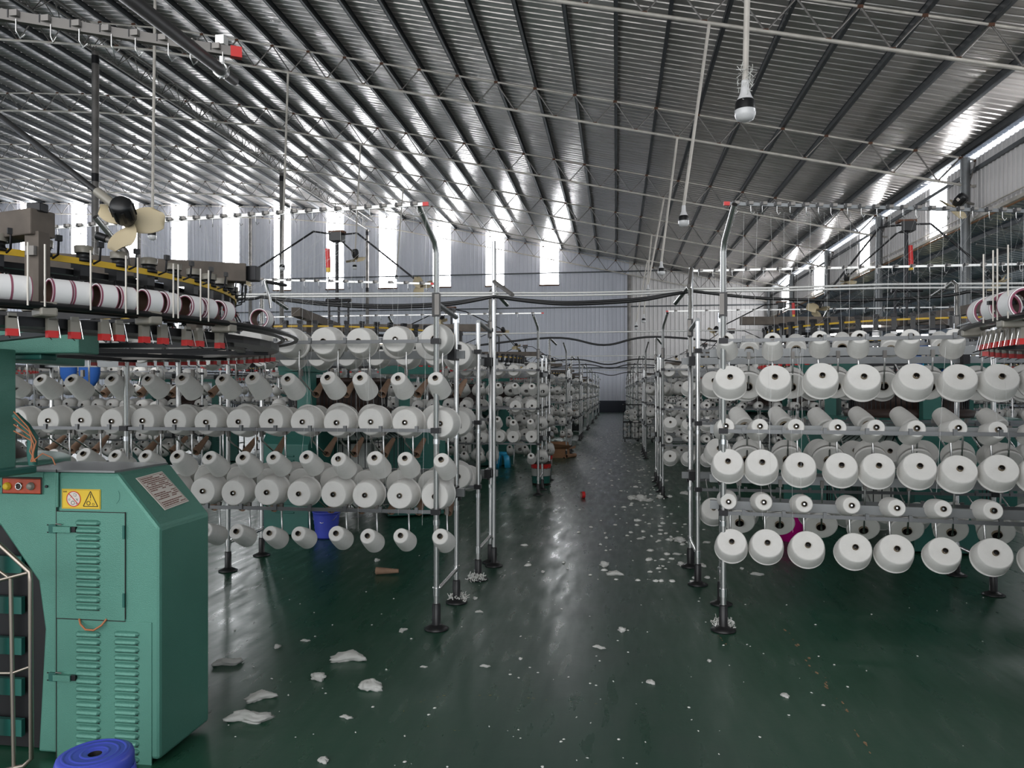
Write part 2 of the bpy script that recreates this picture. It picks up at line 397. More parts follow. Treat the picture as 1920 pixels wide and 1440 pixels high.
# right-hand wall: a ribbed band above the lean-to, windows between the columns
WZ = 6.85
wy = [(on_x(a, 400, XR).y, on_x(c, 400, XR).y) for a, c in ((1775, 1743), (1632, 1612), (1546, 1526), (1479, 1465))]
wy = [(wy[0][0] - 7.6, wy[0][1] - 7.6), (wy[0][0] - 15.2, wy[0][1] - 15.2)] + wy
wy.sort(); b = MB(); last = YF
for a, c in wy + [(YB, YB)]:
    ribbed(b, (XR, last, 0), (0, 1, 0), (-1, 0, 0), a - last, lambda d: WZ, lambda d: roof_z(XR) - 0.22, 'wall_sheet_warm', 0.25); last = c
b.build('wall_right', kind='structure')
for i, (a, c) in enumerate(wy):
    b = MB(); b.add([(XR + 0.03, a, WZ), (XR + 0.03, c, WZ), (XR + 0.03, c, roof_z(XR) - 0.1), (XR + 0.03, a, roof_z(XR) - 0.1)], [(0, 1, 2, 3)], 'window_light')
    b.build('window_%d' % (len(winx) + 1 + i), kind='structure')
b = MB(); b.box((XR - 0.05, (YF + YB) / 2, WZ + 0.05), (0.08, YB - YF, 0.10), 'cream_pipe'); b.tube([(XR - 0.14, YF, WZ - 0.10), (XR - 0.14, YB, WZ - 0.10)], 0.03, 'cardboard', 6)
b.tube([(XR - 0.14, YF, WZ + 0.22), (XR - 0.14, YB, WZ + 0.22)], 0.02, 'cream_pipe', 6); b.build('trim_8', kind='structure')
b = MB(); b.box((XR - 0.06, (YF + YB) / 2, WZ + 1.55), (0.07, YB - YF, 0.12), 'purlin'); b.build('trim_9', kind='structure')
for Y in TRY[1:]:
    b = MB(); b.tube([(0, 0, 0), (0, 0, roof_z(XR) - 0.2)], 0.135, 'beam_grey', 14); b.box((0, 0, 0.01), (0.5, 0.5, 0.02), 'beam_grey')
    c = b.build('column', kind='structure'); c.location = (XR - 0.32, Y, 0)
# lean-to roof beyond the wall
b = MB(); y = YF; pr = []
while y < YB:
    pr += [(y, 0.0), (y + 0.20, 0.0), (y + 0.22, 0.03), (y + 0.27, 0.03)]; y += 0.29
pr.append((YB, 0)); n = len(pr)
vs = [(X, yy, z + dz) for X, z in ((XR, WZ), (24.0, 4.3)) for yy, dz in pr]
b.add(vs, [(k, k + 1, n + k + 1, n + k) for k in range(n - 1)], 'lean_roof'); lean = b.build('ceiling_lean_to', kind='structure')
for i in range(9):
    X = XR + 0.8 + 1.4 * i; b = MB(); z = WZ - 2.55 * (X - XR) / 12.9
    b.box((X, (YF + YB) / 2, z - 0.08), (0.06, YB - YF, 0.14), 'purlin'); b.build('purlin', lean)
for Y in TRY[2:]:
    b = MB(); b.tube([(XR, Y, WZ - 0.75), (23.8, Y, 3.9)], 0.035, 'beam_grey', 6); b.tube([(XR, Y, WZ - 0.15), (23.8, Y, 4.15)], 0.03, 'beam_grey', 6)
    for i in range(12):
        X = XR + i; z = WZ - 2.55 * i / 12.9; b.tube([(X, Y, z - 0.15), (X + 0.5, Y, z - 0.65), (X + 1, Y, z - 0.35)], 0.014, 'beam_grey', 5, False)
    b.build('rafter', lean)
# far left wall and the lean-to's outer wall below its open band
b = MB(); ribbed(b, (XL, YF, 0), (0, 1, 0), (1, 0, 0), YB - YF, lambda d: 0, lambda d: roof_z(XL), 'wall_sheet', 0.62); b.build('wall_left', kind='structure')
b = MB(); ribbed(b, (24, YF, 0), (0, 1, 0), (-1, 0, 0), YB - YF, lambda d: 0, lambda d: 2.4, "wall_sheet", 0.62); b.build('wall_lean_to', kind='structure')
# ================================================================== CONES OF YARN
def cone_meshes(R0, R1, L, core0=0.030, core1=0.017):
    """yarn body (base z=0, nose z=L) and its paper core; R0 base radius, R1 nose radius"""
    b = MB(); bev = 0.007; mid = [(R0 + (R1 - R0) * t + 0.004 * math.sin(PI * t), L * t) for t in (0.08, 0.3, 0.55, 0.8, 0.94)]
    b.lathe([(core0, 0.004), (R0 - 0.008, 0.0)], 'yarn', 36); b.lathe([(R0 - 0.008, 0.0), (R0 - 0.002, 0.004), (R0, 0.012)] + mid + [(R1, L - 0.004)], 'yarn', 36); b.lathe([(R1, L - 0.004), (R1 - 0.004, L)], 'yarn', 36); b.lathe([(R1 - 0.004, L), (core1 + 0.014, L - 0.002), (core1, L - 0.005)], 'yarn', 36)
    body = b.mesh('yarn_cone')
    c = MB(); t = 0.0022
    c.lathe([(core0 - t, -0.012), (core0, -0.012), (core0, 0.003), (core1, L - 0.003), (core1, L + 0.009), (core1 - t, L + 0.009)], 'core_paper', 16)
    c.lathe([(core0 - t, -0.012), (core0 - t - .001, 0.02), (core1 - t, L - 0.02), (core1 - t, L + 0.006)], 'dark_hole', 16, smooth=True)
    c.add([(0.0135 * math.cos(2 * PI * k / 12), 0.0135 * math.sin(2 * PI * k / 12), L - 0.012) for k in range(12)], [tuple(range(12))], 'dark_hole')
    c.sphere((0.002, 0.004, L - 0.010), 0.005, 'steel_tube', 8)
    return body, c.mesh('paper_core'), L
CONE = {'large': cone_meshes(0.107, 0.084, 0.15), 'broad': cone_meshes(0.106, 0.091, 0.12), 'small': cone_meshes(0.066, 0.050, 0.165),
        'mini': cone_meshes(0.058, 0.044, 0.13)}
b = MB(); b.lathe([(0.030, 0.0), (0.032, 0.006), (0.030, 0.012), (0.016, 0.175), (0.0155, 0.178), (0.013, 0.177), (0.027, 0.006), (0.027, 0.0), (0.030, 0.0)], 'paper', 20)
EMPTY_CONE = b.mesh('empty_cone')
NC = 0
def place_cone(kind, nose, d, label, group, sc=None):
    """nose = centre of the small end, d = direction the small end points"""
    global NC; NC += 1
    body, core, L = CONE[kind]; sc = sc or rnd.uniform(0.955, 1.035); d = Vector(d).normalized()
    d = (d + Vector((rnd.gauss(0, 0.02), rnd.gauss(0, 0.02), rnd.gauss(0, 0.025)))).normalized()
    o = put('yarn_cone', body, None, matrix=aim(Vector(nose) - d * L * sc, d, rnd.random() * 6, sc)); tag(o, label, 'yarn cone', group)
    put('paper_core', core, o); return o
def place_empty(base, d, label, group):
    o = put('cardboard_cone', EMPTY_CONE, None, matrix=aim(base, d, rnd.random() * 6)); tag(o, label, 'cardboard cone', group); return o

# ================================================================== CREEL RACKS
LV = [0.745, 1.257, 1.82]
# kind of cone, height of nose, level: True for cones held level on a rail, False for cones tilted up on hanging arms
def post_mesh(h, bend=None):
    b = MB(); pts = [(0, 0, 0.16), (0, 0, h)]
    if bend: pts = [(0, 0, 0.16), (0, 0, h - 0.04), Vector((0, 0, h)) + Vector(bend) * 0.12, Vector((0, 0, h)) + Vector(bend)]
    b.tube(pts, 0.0185, 'steel_tube', 14)
    if bend: q = Vector((0, 0, h)) + Vector(bend); b.tube([q - Vector(bend).normalized() * 0.002, q + Vector(bend).normalized() * 0.004], 0.0155, 'dark_hole', 12)
    for z in LV[:2]: b.tube([(0, 0, z - 0.085), (0, 0, z - 0.055)], 0.0225, 'chrome', 14)
    return b.mesh('upright_post')
def foot_mesh():
    b = MB(); b.lathe([(0.0, 0.0), (0.075, 0.0), (0.078, 0.008), (0.050, 0.022), (0.034, 0.030), (0.027, 0.034), (0.027, 0.155), (0.024, 0.165), (0.019, 0.165)], 'black_plastic', 24)
    return b.mesh('foot')
FOOT = foot_mesh()
def make_rack(sg, loc, label, group, tall_front=True, bays=2, yaw=0.0, beams=((0.50, 1.76), (0.50, 0.80)), bend=(-0.05, -0.24, 0.20), arms=True):
    """sg=-1: extends to -X from the aisle, +1: to +X"""
    r = empty('creel_rack', loc, label, 'creel rack', group, yaw)
    D = 0.60; bay = 2.13; L = bay * bays
    tallm = post_mesh(2.42, bend if tall_front else (bend[0], -bend[1], bend[2])); shortm = post_mesh(2.05)
    for i in range(bays + 1):
        for v in (0, D):
            me = tallm if (v == 0) == tall_front else shortm
            p = put('upright_post', me, r, matrix=Matrix.Translation((sg * bay * i, v, 0))); put('foot', FOOT, p)
        b = MB(); x = sg * bay * i
        b.tube([(x, 0, 0.24), (x, D, 0.24)], 0.016, 'steel_tube', 10); b.tube([(x, 0, 0.215), (x, 0, 0.265)], 0.024, 'chrome', 10); b.tube([(x, D, 0.215), (x, D, 0.265)], 0.024, 'chrome', 10)
        b.build('lower_tie', r)
        b = MB(); b.tube([(x, 0, 2.06), (x, D, 2.03)], 0.018, 'beam_grey', 10); b.tube([(x, D, 1.99), (x, D, 2.06)], 0.026, 'chrome', 10)
        v0 = 0 if tall_front else D
        b.box((x, v0, 2.05), (0.045, 0.05, 0.15), 'black_plastic'); b.box((x - sg * 0.01, v0 - 0.028, 2.05), (0.028, 0.008, 0.13), 'truss_metal'); b.build('upper_tie', r)
    for z in LV:
        for v in (-0.028, D + 0.028):
            b = MB(); b.box((sg * L / 2, v, z), (L + 0.06, 0.010, 0.022), 'grey_rail')
            for i in range(bays + 1): b.box((sg * bay * i, v * 0.5 if v < 0 else D + 0.014, z), (0.055, 0.055, 0.034), 'black_metal')
            for k in range(int(L / 0.235)): b.box((sg * (0.12 + 0.235 * k), v - 0.004 * (1 if v < 0 else -1), z + 0.010), (0.020, 0.020, 0.034), 'grey_rail')
            b.build('rail', r)
    for v, z in beams:
        b = MB(); b.box((sg * L / 2, v, z), (L + 0.16, 0.035, 0.055), 'beam_grey')
        for i in range(bays + 1): b.box((sg * bay * i, v, z), (0.05, 0.16, 0.075), 'black_metal')
        b.build('beam', r)
    return r
def arm(rack, top, base, d):
    """bent peg arm from a rail or beam down to the cone's base"""
    b = MB(); top = Vector(top); base = Vector(base); d = Vector(d).normalized()
    k = base - d * 0.03; b.tube([top, Vector((top.x, top.y, max(top.z - 0.05, k.z))), k, base + d * 0.10], 0.0065, 'steel_tube', 6)
    b.box(top + Vector((0, 0, 0.0)), (0.022, 0.022, 0.05), 'truss_metal')
    return b.build('peg_arm', rack)

# frames of the near racks
RL1 = make_rack(-1, (-1.125, 4.61, 0), 'tall steel yarn rack nearest the camera on the left of the aisle', 'yarn creel racks')
RL2 = make_rack(-1, (-1.09, 5.87, 0), 'steel yarn rack standing right behind the nearest left rack', 'yarn creel racks', tall_front=False, bend=(0.10, -0.32, -0.12))
YR = math.radians(-6.5)
RR1 = make_rack(1, (0.668, 4.83, 0), 'tall steel yarn rack nearest the camera on the right of the aisle', 'yarn creel racks', yaw=YR, bays=2, beams=((0.12, 1.262), (0.12, 0.775), (0.52, 1.77), (0.52, 0.90)), bend=(0.06, -0.22, 0.20))
RR2 = make_rack(1, (0.63, 5.95, 0), 'steel yarn rack standing right behind the nearest right rack', 'yarn creel racks', tall_front=False, bend=(-0.10, -0.32, -0.12))

def rack_pt(rack_loc, u, w, t, v, z):
    return Vector(rack_loc) + Vector(u) * t + Vector(w) * v + Vector((0, 0, z))
def near_row(rack, loc, sg, yaw, pxs, v, z, kind, dloc, rowname, side, back=False, label_fmt=None, arm_from=None, group=None):
    u = Vector((sg * math.cos(yaw), sg * math.sin(yaw), 0)); w = Vector((-math.sin(yaw), math.cos(yaw), 0))
    P = Vector(loc) + w * v
    pos = []
    for px in pxs:
        if isinstance(px, tuple): t = px[0]; q = P + u * t
        else: q = on_plane(px, HZ, P, w)
        pos.append(q)
    pos.sort(key=lambda q: (q - P).dot(u))
    for i, q in enumerate(pos):
        q = Vector((q.x, q.y, z + rnd.gauss(0, 0.004)))
        d = Vector((0, 0, 0)) + u * dloc[0] * sg + w * dloc[1] + Vector((0, 0, dloc[2])); d.normalize()
        L = CONE[kind][2]
        place_cone(kind, q, d, label_fmt % ORD[i], group or side)
        base = q - d * L; inv = Matrix.Translation(loc) @ Matrix.Rotation(yaw, 4, 'Z'); inv = inv.inverted(); R3 = inv.to_3x3()
        if arm_from is not None:
            lb = inv @ base; arm(rack, (lb.x + 0.0, arm_from[0], arm_from[1]), lb, R3 @ d)
        elif not back:
            lb = inv @ base; dd = R3 @ d; bb = MB(); bb.tube([lb + dd * (L + 0.0), lb - dd * 0.05, (lb.x, lb.y + (0.10 if dd.y < 0 else -0.10), LV[min(range(3), key=lambda k: abs(LV[k] - lb.z))])], 0.006, 'steel_tube', 6); bb.build('peg_arm', rack)
    return pos
U = Vector
LL = (-1.125, 4.61, 0); LR = (0.668, 4.83, 0)
rowsL = [
    ([814, 741, 672, 606, 535, 468, 402, 336, 270, 204], 0.03, 1.835, 'large', (0.05, -1, 0.05), 'top', None),
    ([816, 746, 675, 614, 539, 473, 416, 341, 277, 209, 133, 75, 14], -0.06, 1.588, 'small', (-0.05, -0.80, 0.52), 'second', (0.10, 1.80)),
    ([825, 759, 695, 631, 567, 508, 447, 386, 328, 267, 209, 152, 90, 30], 0.03, 1.305, 'large', (0.02, -1, 0.02), 'third', None),
    ([827, 759, 702, 634, 574, 512, 455, 392, 332, 272, 215, 156, 96], -0.06, 1.078, 'small', (-0.05, -0.80, 0.52), 'fourth', (0.10, 1.24)),
    ([815, 749, 684, 625, 560, 500, 437, 380, 318], 0.03, 0.835, 'large', (0.02, -1, 0.0), 'fifth', None),
    ([825, 751, 689, 630, 559, 505, 443, 385, 330], -0.06, 0.595, 'small', (-0.05, -0.84, 0.42), 'lowest', (0.10, 0.735)),
]
for pxs, v, z, kind, d, nm, af in rowsL:
    near_row(RL1, LL, -1, 0, pxs, v, z, kind, d, nm, 'x', label_fmt='white yarn cone, ' + nm + ' row, front of the nearest left rack, %s from the aisle', arm_from=af, group='cones on the front of the nearest left rack')
rowsR = [
    ([1361, 1448, 1537, 1612, 1708, 1792], -0.02, 1.83, 'small', (-0.08, -0.80, 0.45), 'top', None),
    ([1369, 1453, 1542, 1620, 1718, 1801, 1879, 1958], -0.05, 1.592, 'broad', (0, -0.80, 0.50), 'second', (0.12, 1.75)),
    ([1361, 1425, 1493, 1571, 1643, 1719, 1797, 1872, 1950], -0.02, 1.285, 'small', (0.05, -0.92, 0.24), 'third', None),
    ([1365, 1429, 1501, 1578, 1648, 1725, 1800, 1878, 1955], -0.05, 1.065, 'broad', (0, -0.80, 0.52), 'fourth', (0.12, 1.25)),
    ([1366, 1432, 1508, 1597, 1682, 1769, 1863], -0.02, 0.815, 'small', (0.04, -0.92, 0.12), 'fifth', None),
    ([1372, 1439, 1515, 1604, 1682, 1772, 1867, 1957], -0.05, 0.575, 'broad', (0.03, -0.80, 0.50), 'lowest', (0.12, 0.76)),
]
for pxs, v, z, kind, d, nm, af in rowsR:
    if nm == 'fifth': kinds = ['small', 'small', 'small', 'mini', 'small', 'mini', 'small']
    near_row(RR1, LR, 1, YR, pxs, v, z, kind, d, nm, 'x', label_fmt='white yarn cone, ' + nm + ' row, front of the nearest right rack, %s from the aisle', arm_from=af, group='cones on the front of the nearest right rack')
def even(t0, step, n): return [(t0 + step * i,) for i in range(n)]
# rear sides of the two near racks, seen from behind: wide ends with the big holes face the camera
for nm, z, kind, d, n, t0, st, af in (('top', 1.835, 'large', (0, 1, 0.03), 12, 0.16, 0.245, None), ('third', 1.31, 'large', (0, 1, 0.03), 12, 0.12, 0.235, None), ('fifth', 0.87, 'large', (0, 1, 0.12), 11, 0.14, 0.24, None)):
    near_row(RL1, LL, -1, 0, even(t0, st, n), 0.62, z, kind, d, nm, 'x', back=True, label_fmt='white yarn cone, ' + nm + ' row, rear of the nearest left rack, %s from the aisle', group='cones on the rear of the nearest left rack')
for nm, z, kind, d, n, t0, st, af in (('top', 1.86, 'small', (0.1, 0.8, 0.4), 7, 0.2, 0.30, None), ('second', 1.60, 'broad', (0, 0.80, 0.48), 8, 0.18, 0.285, (0.50, 1.75)), ('third', 1.36, 'small', (-0.3, 0.7, 0.5), 9, 0.10, 0.26, None),
        ('fourth', 1.10, 'broad', (0, 0.8, 0.5), 9, 0.17, 0.265, (0.50, 1.26)), ('lowest', 0.65, 'broad', (0, 0.8, 0.5), 9, 0.12, 0.265, (0.50, 0.88))):
    near_row(RR1, LR, 1, YR, even(t0, st, n), 0.66, z, kind, d, nm, 'x', back=True, label_fmt='white yarn cone, ' + nm + ' row, rear of the nearest right rack, %s from the aisle', arm_from=af, group='cones on the rear of the nearest right rack')
# second racks
for nm, z, kind, d, n, t0, st, vv in (('top', 1.80, 'large', (0, -1, 0.05), 10, 0.12, 0.25, 0.05), ('third', 1.28, 'large', (0, -1, 0.05), 10, 0.16, 0.25, 0.05), ('fifth', 0.80, 'large', (0, -1, 0.05), 10, 0.12, 0.25, 0.05)):
    near_row(RL2, (-1.09, 5.87, 0), -1, 0, even(t0, st, n), vv, z, kind, d, nm, 'x', label_fmt='white yarn cone, ' + nm + ' row, second rack on the left, %s from the aisle', group='cones on the second left rack')
for nm, z, kind, d, n, t0, st, vv in (('second', 1.58, 'broad', (0, -0.8, 0.5), 10, 0.12, 0.25, 0.0), ('fourth', 1.06, 'broad', (0, -0.8, 0.5), 10, 0.16, 0.25, 0.0), ('lowest', 0.60, 'broad', (0, -0.8, 0.5), 10, 0.12, 0.25, 0.0)):
    near_row(RR2, (0.63, 5.95, 0), 1, 0, even(t0, st, n), vv, z, kind, d, nm, 'x', label_fmt='white yarn cone, ' + nm + ' row, second rack on the right, %s from the aisle', group='cones on the second right rack', arm_from=(0.5, z + 0.2))
# large cones on the rear of the second left rack, showing their wide ends past the posts
for k, (z, nm) in enumerate(((1.80, 'top'), (1.26, 'middle'), (0.84, 'lowest'))):
    place_cone('large', (-1.22, 5.72, z), (0.25, -1, 0.05), 'large yarn cone at the aisle end of the second left rack, %s row' % nm, 'cones at the aisle end of the second left rack', 1.12)
# empty cardboard cones hanging from the rear arms of the nearest left rack
ne = 0
for z, ln, pxs in ((1.50, 'second', [194, 262, 322, 395, 592, 648, 716, 783, 856]), (1.06, 'fourth', [90, 134, 178, 276, 322, 366, 460, 520, 612, 664, 720, 780]), (0.64, 'lowest', [400, 452, 512, 620, 676, 732, 784, 840])):
    for i, px in enumerate(sorted(pxs, reverse=True)):
        q = on_y(px, HZ, 5.30); base = Vector((q.x, 5.30, z - 0.02)); d = Vector((0.10 + rnd.gauss(0, 0.08), 0.78, 0.60))
        place_empty(base, d, 'empty brown cardboard cone, ' + ln + ' row, rear of the nearest left rack, %s from the aisle' % ORD[i], 'empty cones on the rear of the nearest left rack')
        lb = base - Vector(LL); arm(RL1, (lb.x - 0.03, 0.50, z + 0.14), lb + d.normalized() * 0.02, d); ne += 1
# ---------------- far racks, five more pairs down the hall, linked copies
def far_proto(sg, tall_front):
    r = make_rack(sg, (0, 0, -50), 'x', 'yarn creel racks', tall_front=tall_front, bend=(0.05 * sg, -0.20 if tall_front else 0.2, 0.18) if tall_front else (0.10, -0.2, -0.1))
    return r
def far_arms(sg):
    b = MB()
    for z in LV:
        for k in range(17): x = sg * (0.12 + 0.245 * k); b.tube([(x, 0.1, z), (x, 0.1, z - 0.08), (x, 0.04, z - 0.3)], 0.006, 'steel_tube', 4, False)
    return b.mesh('peg_arm')
FARC = []   # (kind, base matrix) of every cone beyond the counted ones
first = {}
def ords(k): return ORD[k]
COLS = [(-1, -1.12, 'left of the aisle', 7), (1, 0.66, 'right of the aisle', 7), (-1, -7.1, 'far left bay', 4), (1, 6.15, 'far right bay', 6)]
for sg, X0, side, npair in COLS:
    fa = far_arms(sg)
    for k in range(npair + 1):
        if k == 0 and abs(X0) < 2: continue
        for j in (0, 1):
            Y0 = (4.6 if j == 0 else 5.87) + 6.2 * k
            if Y0 > 53: continue
            key = (sg, j)
            nm = 'steel yarn rack, %s, %s rack of the %s pair back' % (side, ('near', 'far')[j], ORD[k])
            if key not in first:
                r = make_rack(sg, (X0, Y0, 0), nm, 'yarn creel racks', tall_front=(j == 0), bend=(0.05 * sg, -0.20, 0.18) if j == 0 else (0.1, -0.2, -0.1)); first[key] = r
                q = put('peg_arm', fa, r); q['kind'] = 'stuff'
            else:
                r = copy_tree(first[key]); r.location = (X0, Y0, 0); r['label'] = nm
            for z, kind, lev in ((1.83, 'large', 1), (1.59, 'small' if sg < 0 else 'broad', 0), (1.30, 'large' if sg < 0 else 'small', 1), (1.07, 'small' if sg < 0 else 'broad', 0), (0.83, 'large' if sg < 0 else 'small', 1), (0.59, 'small' if sg < 0 else 'broad', 0)):
                for i in range(17):
                    if rnd.random() < 0.05: continue
                    p = Vector((X0 + sg * (0.10 + 0.247 * i + rnd.gauss(0, 0.012)), Y0 + (0.03 if lev else -0.05), z + rnd.gauss(0, 0.01)))
                    FARC.append((kind, p, Vector((0.03, -1, 0.05)) if lev else Vector((0, -0.8, 0.5)), sg, k, j, i, z))
                    if k <= 2 and lev == 0 and rnd.random() < 0.7: FARC.append(('large', p + Vector((0.1, 0.66, 0)), Vector((0, 0.8, 0.5)), sg, k, j, 99, z))
# the racks seen best in the first far pair: individual cones
def far_name(z): return {1.83: 'top', 1.59: 'second', 1.30: 'third', 1.07: 'fourth', 0.83: 'fifth', 0.59: 'lowest'}[z]
rest = []
for f in FARC:
    kind, p, d, sg, k, j, i, z = f
    if NC < 300 and k == 1 and i < 3 and j == 0 and abs(p.x) < 2:
        place_cone(kind, p, d, 'yarn cone, %s row, second pair of racks on the %s, %s from the aisle' % (far_name(z), 'left' if sg < 0 else 'right', ORD[i]), 'cones on the second pair of racks')
    else: rest.append(f)
def low_cone(R0, R1, L, n=10):
    vs = []; fs = []; mi = []
    prof = [(R0 * 0.3, 0.0), (R0, 0.0), (R1, L), (0.019, L), (0.019, L + 0.008), (0.0, L - 0.01)]
    for r, z in prof[:-1]:
        for q in range(n): a = 2 * PI * q / n; vs.append((r * math.cos(a), r * math.sin(a), z))
    vs.append((0, 0, L - 0.01)); c = len(vs) - 1
    for a in range(len(prof) - 2):
        for q in range(n): fs.append((a * n + q, a * n + (q + 1) % n, (a + 1) * n + (q + 1) % n, (a + 1) * n + q)); mi.append(0 if a < 3 else 1)
    a = len(prof) - 2
    for q in range(n): fs.append((a * n + q, a * n + (q + 1) % n, c)); mi.append(2)
    return vs, fs, mi
LOW = {'large': low_cone(0.106, 0.079, 0.135), 'broad': low_cone(0.106, 0.091, 0.12), 'small': low_cone(0.066, 0.05, 0.165), 'mini': low_cone(0.058, 0.044, 0.13)}
V = []; F = []; MI = []; ofs = 0
for kind, p, d, *_ in rest:
    vs, fs, mi = LOW[kind]; L = CONE[kind][2]; d = (d.normalized() + Vector((rnd.gauss(0, 0.03), 0, rnd.gauss(0, 0.03)))).normalized()
    A = np.array(aim(p - d * L, d)); v = np.array(vs); V.append(v @ A[:3, :3].T + A[:3, 3])
    F += [tuple(ofs + x for x in f) for f in fs]; MI += mi; ofs += len(vs)
me = bpy.data.meshes.new('far_yarn_cones'); me.from_pydata(np.concatenate(V).tolist(), [], F)
for m in ('yarn', 'paper', 'dark_hole'): me.materials.append(M[m])
me.polygons.foreach_set('material_index', MI); me.polygons.foreach_set('use_smooth', [True] * len(F)); me.update()
o = put('yarn_cone_mass', me); tag(o, 'mass of white yarn cones filling the distant racks on both sides', 'yarn cones', kind='stuff')
# ================================================================== KNITTING MACHINES
ZV = Vector((0, 0, 1))
def feeder_mesh(big=True):
    b = MB()   # local: origin on ring, +x outward, z up
    b.box((0.0, 0, 0.0), (0.045, 0.035, 0.05), 'black_plastic'); b.box((-0.03, 0, 0.02), (0.05, 0.02, 0.02), 'black_plastic')
    T = Matrix.Translation((0.012, 0, 0.025)); b.lathe([(0.0, 0.0), (0.030, 0.0), (0.030, 0.012), (0.024, 0.014), (0.024, 0.03), (0.03, 0.032)], 'black_plastic', 16, T)
    b.lathe([(0.03, 0.032), (0.031, 0.056), (0.026, 0.058), (0, 0.056)], 'dim_plastic', 16, T)
    T = Matrix.Translation((0.012, 0, -0.075)); b.lathe([(0, 0.05), (0.018, 0.05), (0.02, 0.035), (0.033, 0.033), (0.034, 0.028), (0.0, 0.026)], 'black_plastic', 14, T)
    for k in range(12):
        a = 2 * PI * k / 12; x, y = 0.012 + 0.030 * math.cos(a), 0.030 * math.sin(a)
        b.tube([(x, y, -0.045), (x * 0.96, y * 0.9, -0.078)], 0.0022, 'white_spool', 4)
    b.tube([(0.04, 0.02, 0.02), (0.07, 0.025, 0.03), (0.075, 0.025, 0.075)], 0.004, 'black_metal', 5); b.box((0.076, 0.025, 0.085), (0.012, 0.02, 0.02), 'black_plastic')
    b.tube([(0.02, -0.02, -0.03), (0.055, -0.03, -0.09), (0.06, -0.01, -0.11), (0.03, 0.02, -0.105)], 0.003, 'black_metal', 5)
    return b.mesh('yarn_feeder')
def feeder_lamp_mesh():
    b = MB(); b.sphere((0.03, 0.0, -0.055), 0.011, 'red_plastic', 10); return b.mesh('indicator_lamp')
def stop_mesh():
    b = MB(); b.box((0, 0, 0.012), (0.020, 0.030, 0.040), 'dim_plastic'); b.box((0.004, 0, 0.034), (0.012, 0.022, 0.016), 'dim_plastic')
    b.box((0.002, 0, -0.018), (0.026, 0.030, 0.022), 'red_plastic'); b.tube([(0.012, -0.01, -0.028), (0.035, -0.012, -0.036)], 0.0018, 'black_metal', 4)
    b.tube([(0.014, 0.012, 0.03), (0.028, 0.016, -0.03)], 0.0012, 'chrome', 4)
    return b.mesh('stop_motion')
def spool_mesh(R=0.042, L=0.056, t=0.007):
    b = MB(); b.lathe([(R, 0.0), (R, L)], 'white_spool', 32); b.lathe([(R + 0.0003, 0.0), (R + 0.0003, 0.006)], 'maroon', 32); b.lathe([(R + 0.0003, L - 0.003), (R + 0.0003, L)], 'maroon', 32); b.lathe([(R, L), (R - 0.0035, L)], 'white_spool', 32); b.lathe([(R - 0.0035, 0), (R, 0)], 'white_spool', 32)
    c = MB(); c.lathe([(R - t, L - 0.002), (R - t, 0.002)], 'spool_inside', 28); c.lathe([(R - 0.0035, L), (R - t, L + 0.001), (R - t, L - 0.003)], 'maroon', 28); c.lathe([(R - t, 0.003), (R - t, -0.001), (R - 0.0035, 0.0)], 'maroon', 28)
    return b.mesh('elastic_yarn_spool'), c.mesh('spool_core')
FEED, LAMP, STOP, SPOOL = feeder_mesh(), feeder_lamp_mesh(), stop_mesh(), spool_mesh()
SPOOLB = spool_mesh(0.056, 0.08, 0.011)
def ringbox(b, r0, r1, z0, z1, m, n=56):
    b.lathe([(r0, z0), (r1, z0), (r1, z1), (r0, z1), (r0, z0)], m, n, smooth=False)
def rot_at(C, p):
    a = math.atan2(p[1] - C[1], p[0] - C[0]); return a

# ---- the machine at the left edge of the photo
MC = (-3.05, 2.95)
ml = empty('knitting_machine', (MC[0], MC[1], 0), 'green circular knitting machine with louvred cabinet at the left edge, nearest the camera', 'knitting machine', 'circular knitting machines')
O = Vector((MC[0], MC[1], 0))
YC = 2.775
def cp(px, py, off=0.0):          # a point of the cabinet's front face, in machine coordinates
    p = on_y(px, py, YC - off); return p - O
def rectpts(x0, y0, x1, y1, off=0.0):
    a, c = cp(x0, y0), cp(x1, y1); return Vector((a.x, YC - off - O.y, a.z)), Vector((c.x, YC - off - O.y, c.z))
def plate(b, x0, y0, x1, y1, off, th, m):
    a = on_y(x0, (y0 + y1) / 2, YC).x - O.x; c = on_y(x1, (y0 + y1) / 2, YC).x - O.x
    z0 = on_y((x0 + x1) / 2, y1, YC).z; z1 = on_y((x0 + x1) / 2, y0, YC).z
    b.box(((a + c) / 2, YC - off - O.y + th / 2, (z0 + z1) / 2), (abs(c - a), th, z1 - z0), m); return (a + c) / 2, (z0 + z1) / 2, abs(c - a), z1 - z0
b = MB(); xl = cp(107, 900).x; ox, oy = O.x, O.y
b.prism([(-1.815 - ox, YC - oy, 0.02), (-1.815 - ox, YC - oy, 0.955), (-2.0 - ox, YC - oy, 1.172), (xl, YC - oy, 1.172), (xl, YC - oy, 0.02)], (0, 0.37, 0), 'green_paint')
b.build('cabinet', ml, 0.014)
b = MB(); b.prism([(xl - 0.003, YC - oy, 0.02), (xl - 0.003, YC - oy, 1.172), (xl - 0.50, YC - oy, 1.172), (xl - 0.50, YC - oy, 0.93), (cp(0, 985).x, YC - oy, cp(0, 985).z), (cp(72, 1090).x, YC - oy, cp(72, 1090).z), (cp(84, 1180).x, YC - oy, cp(84, 1180).z), (cp(72, 1200).x, YC - oy, 0.02)], (0, 0.05, 0), 'green_paint')
b.build('side_panel', ml, 0.008)
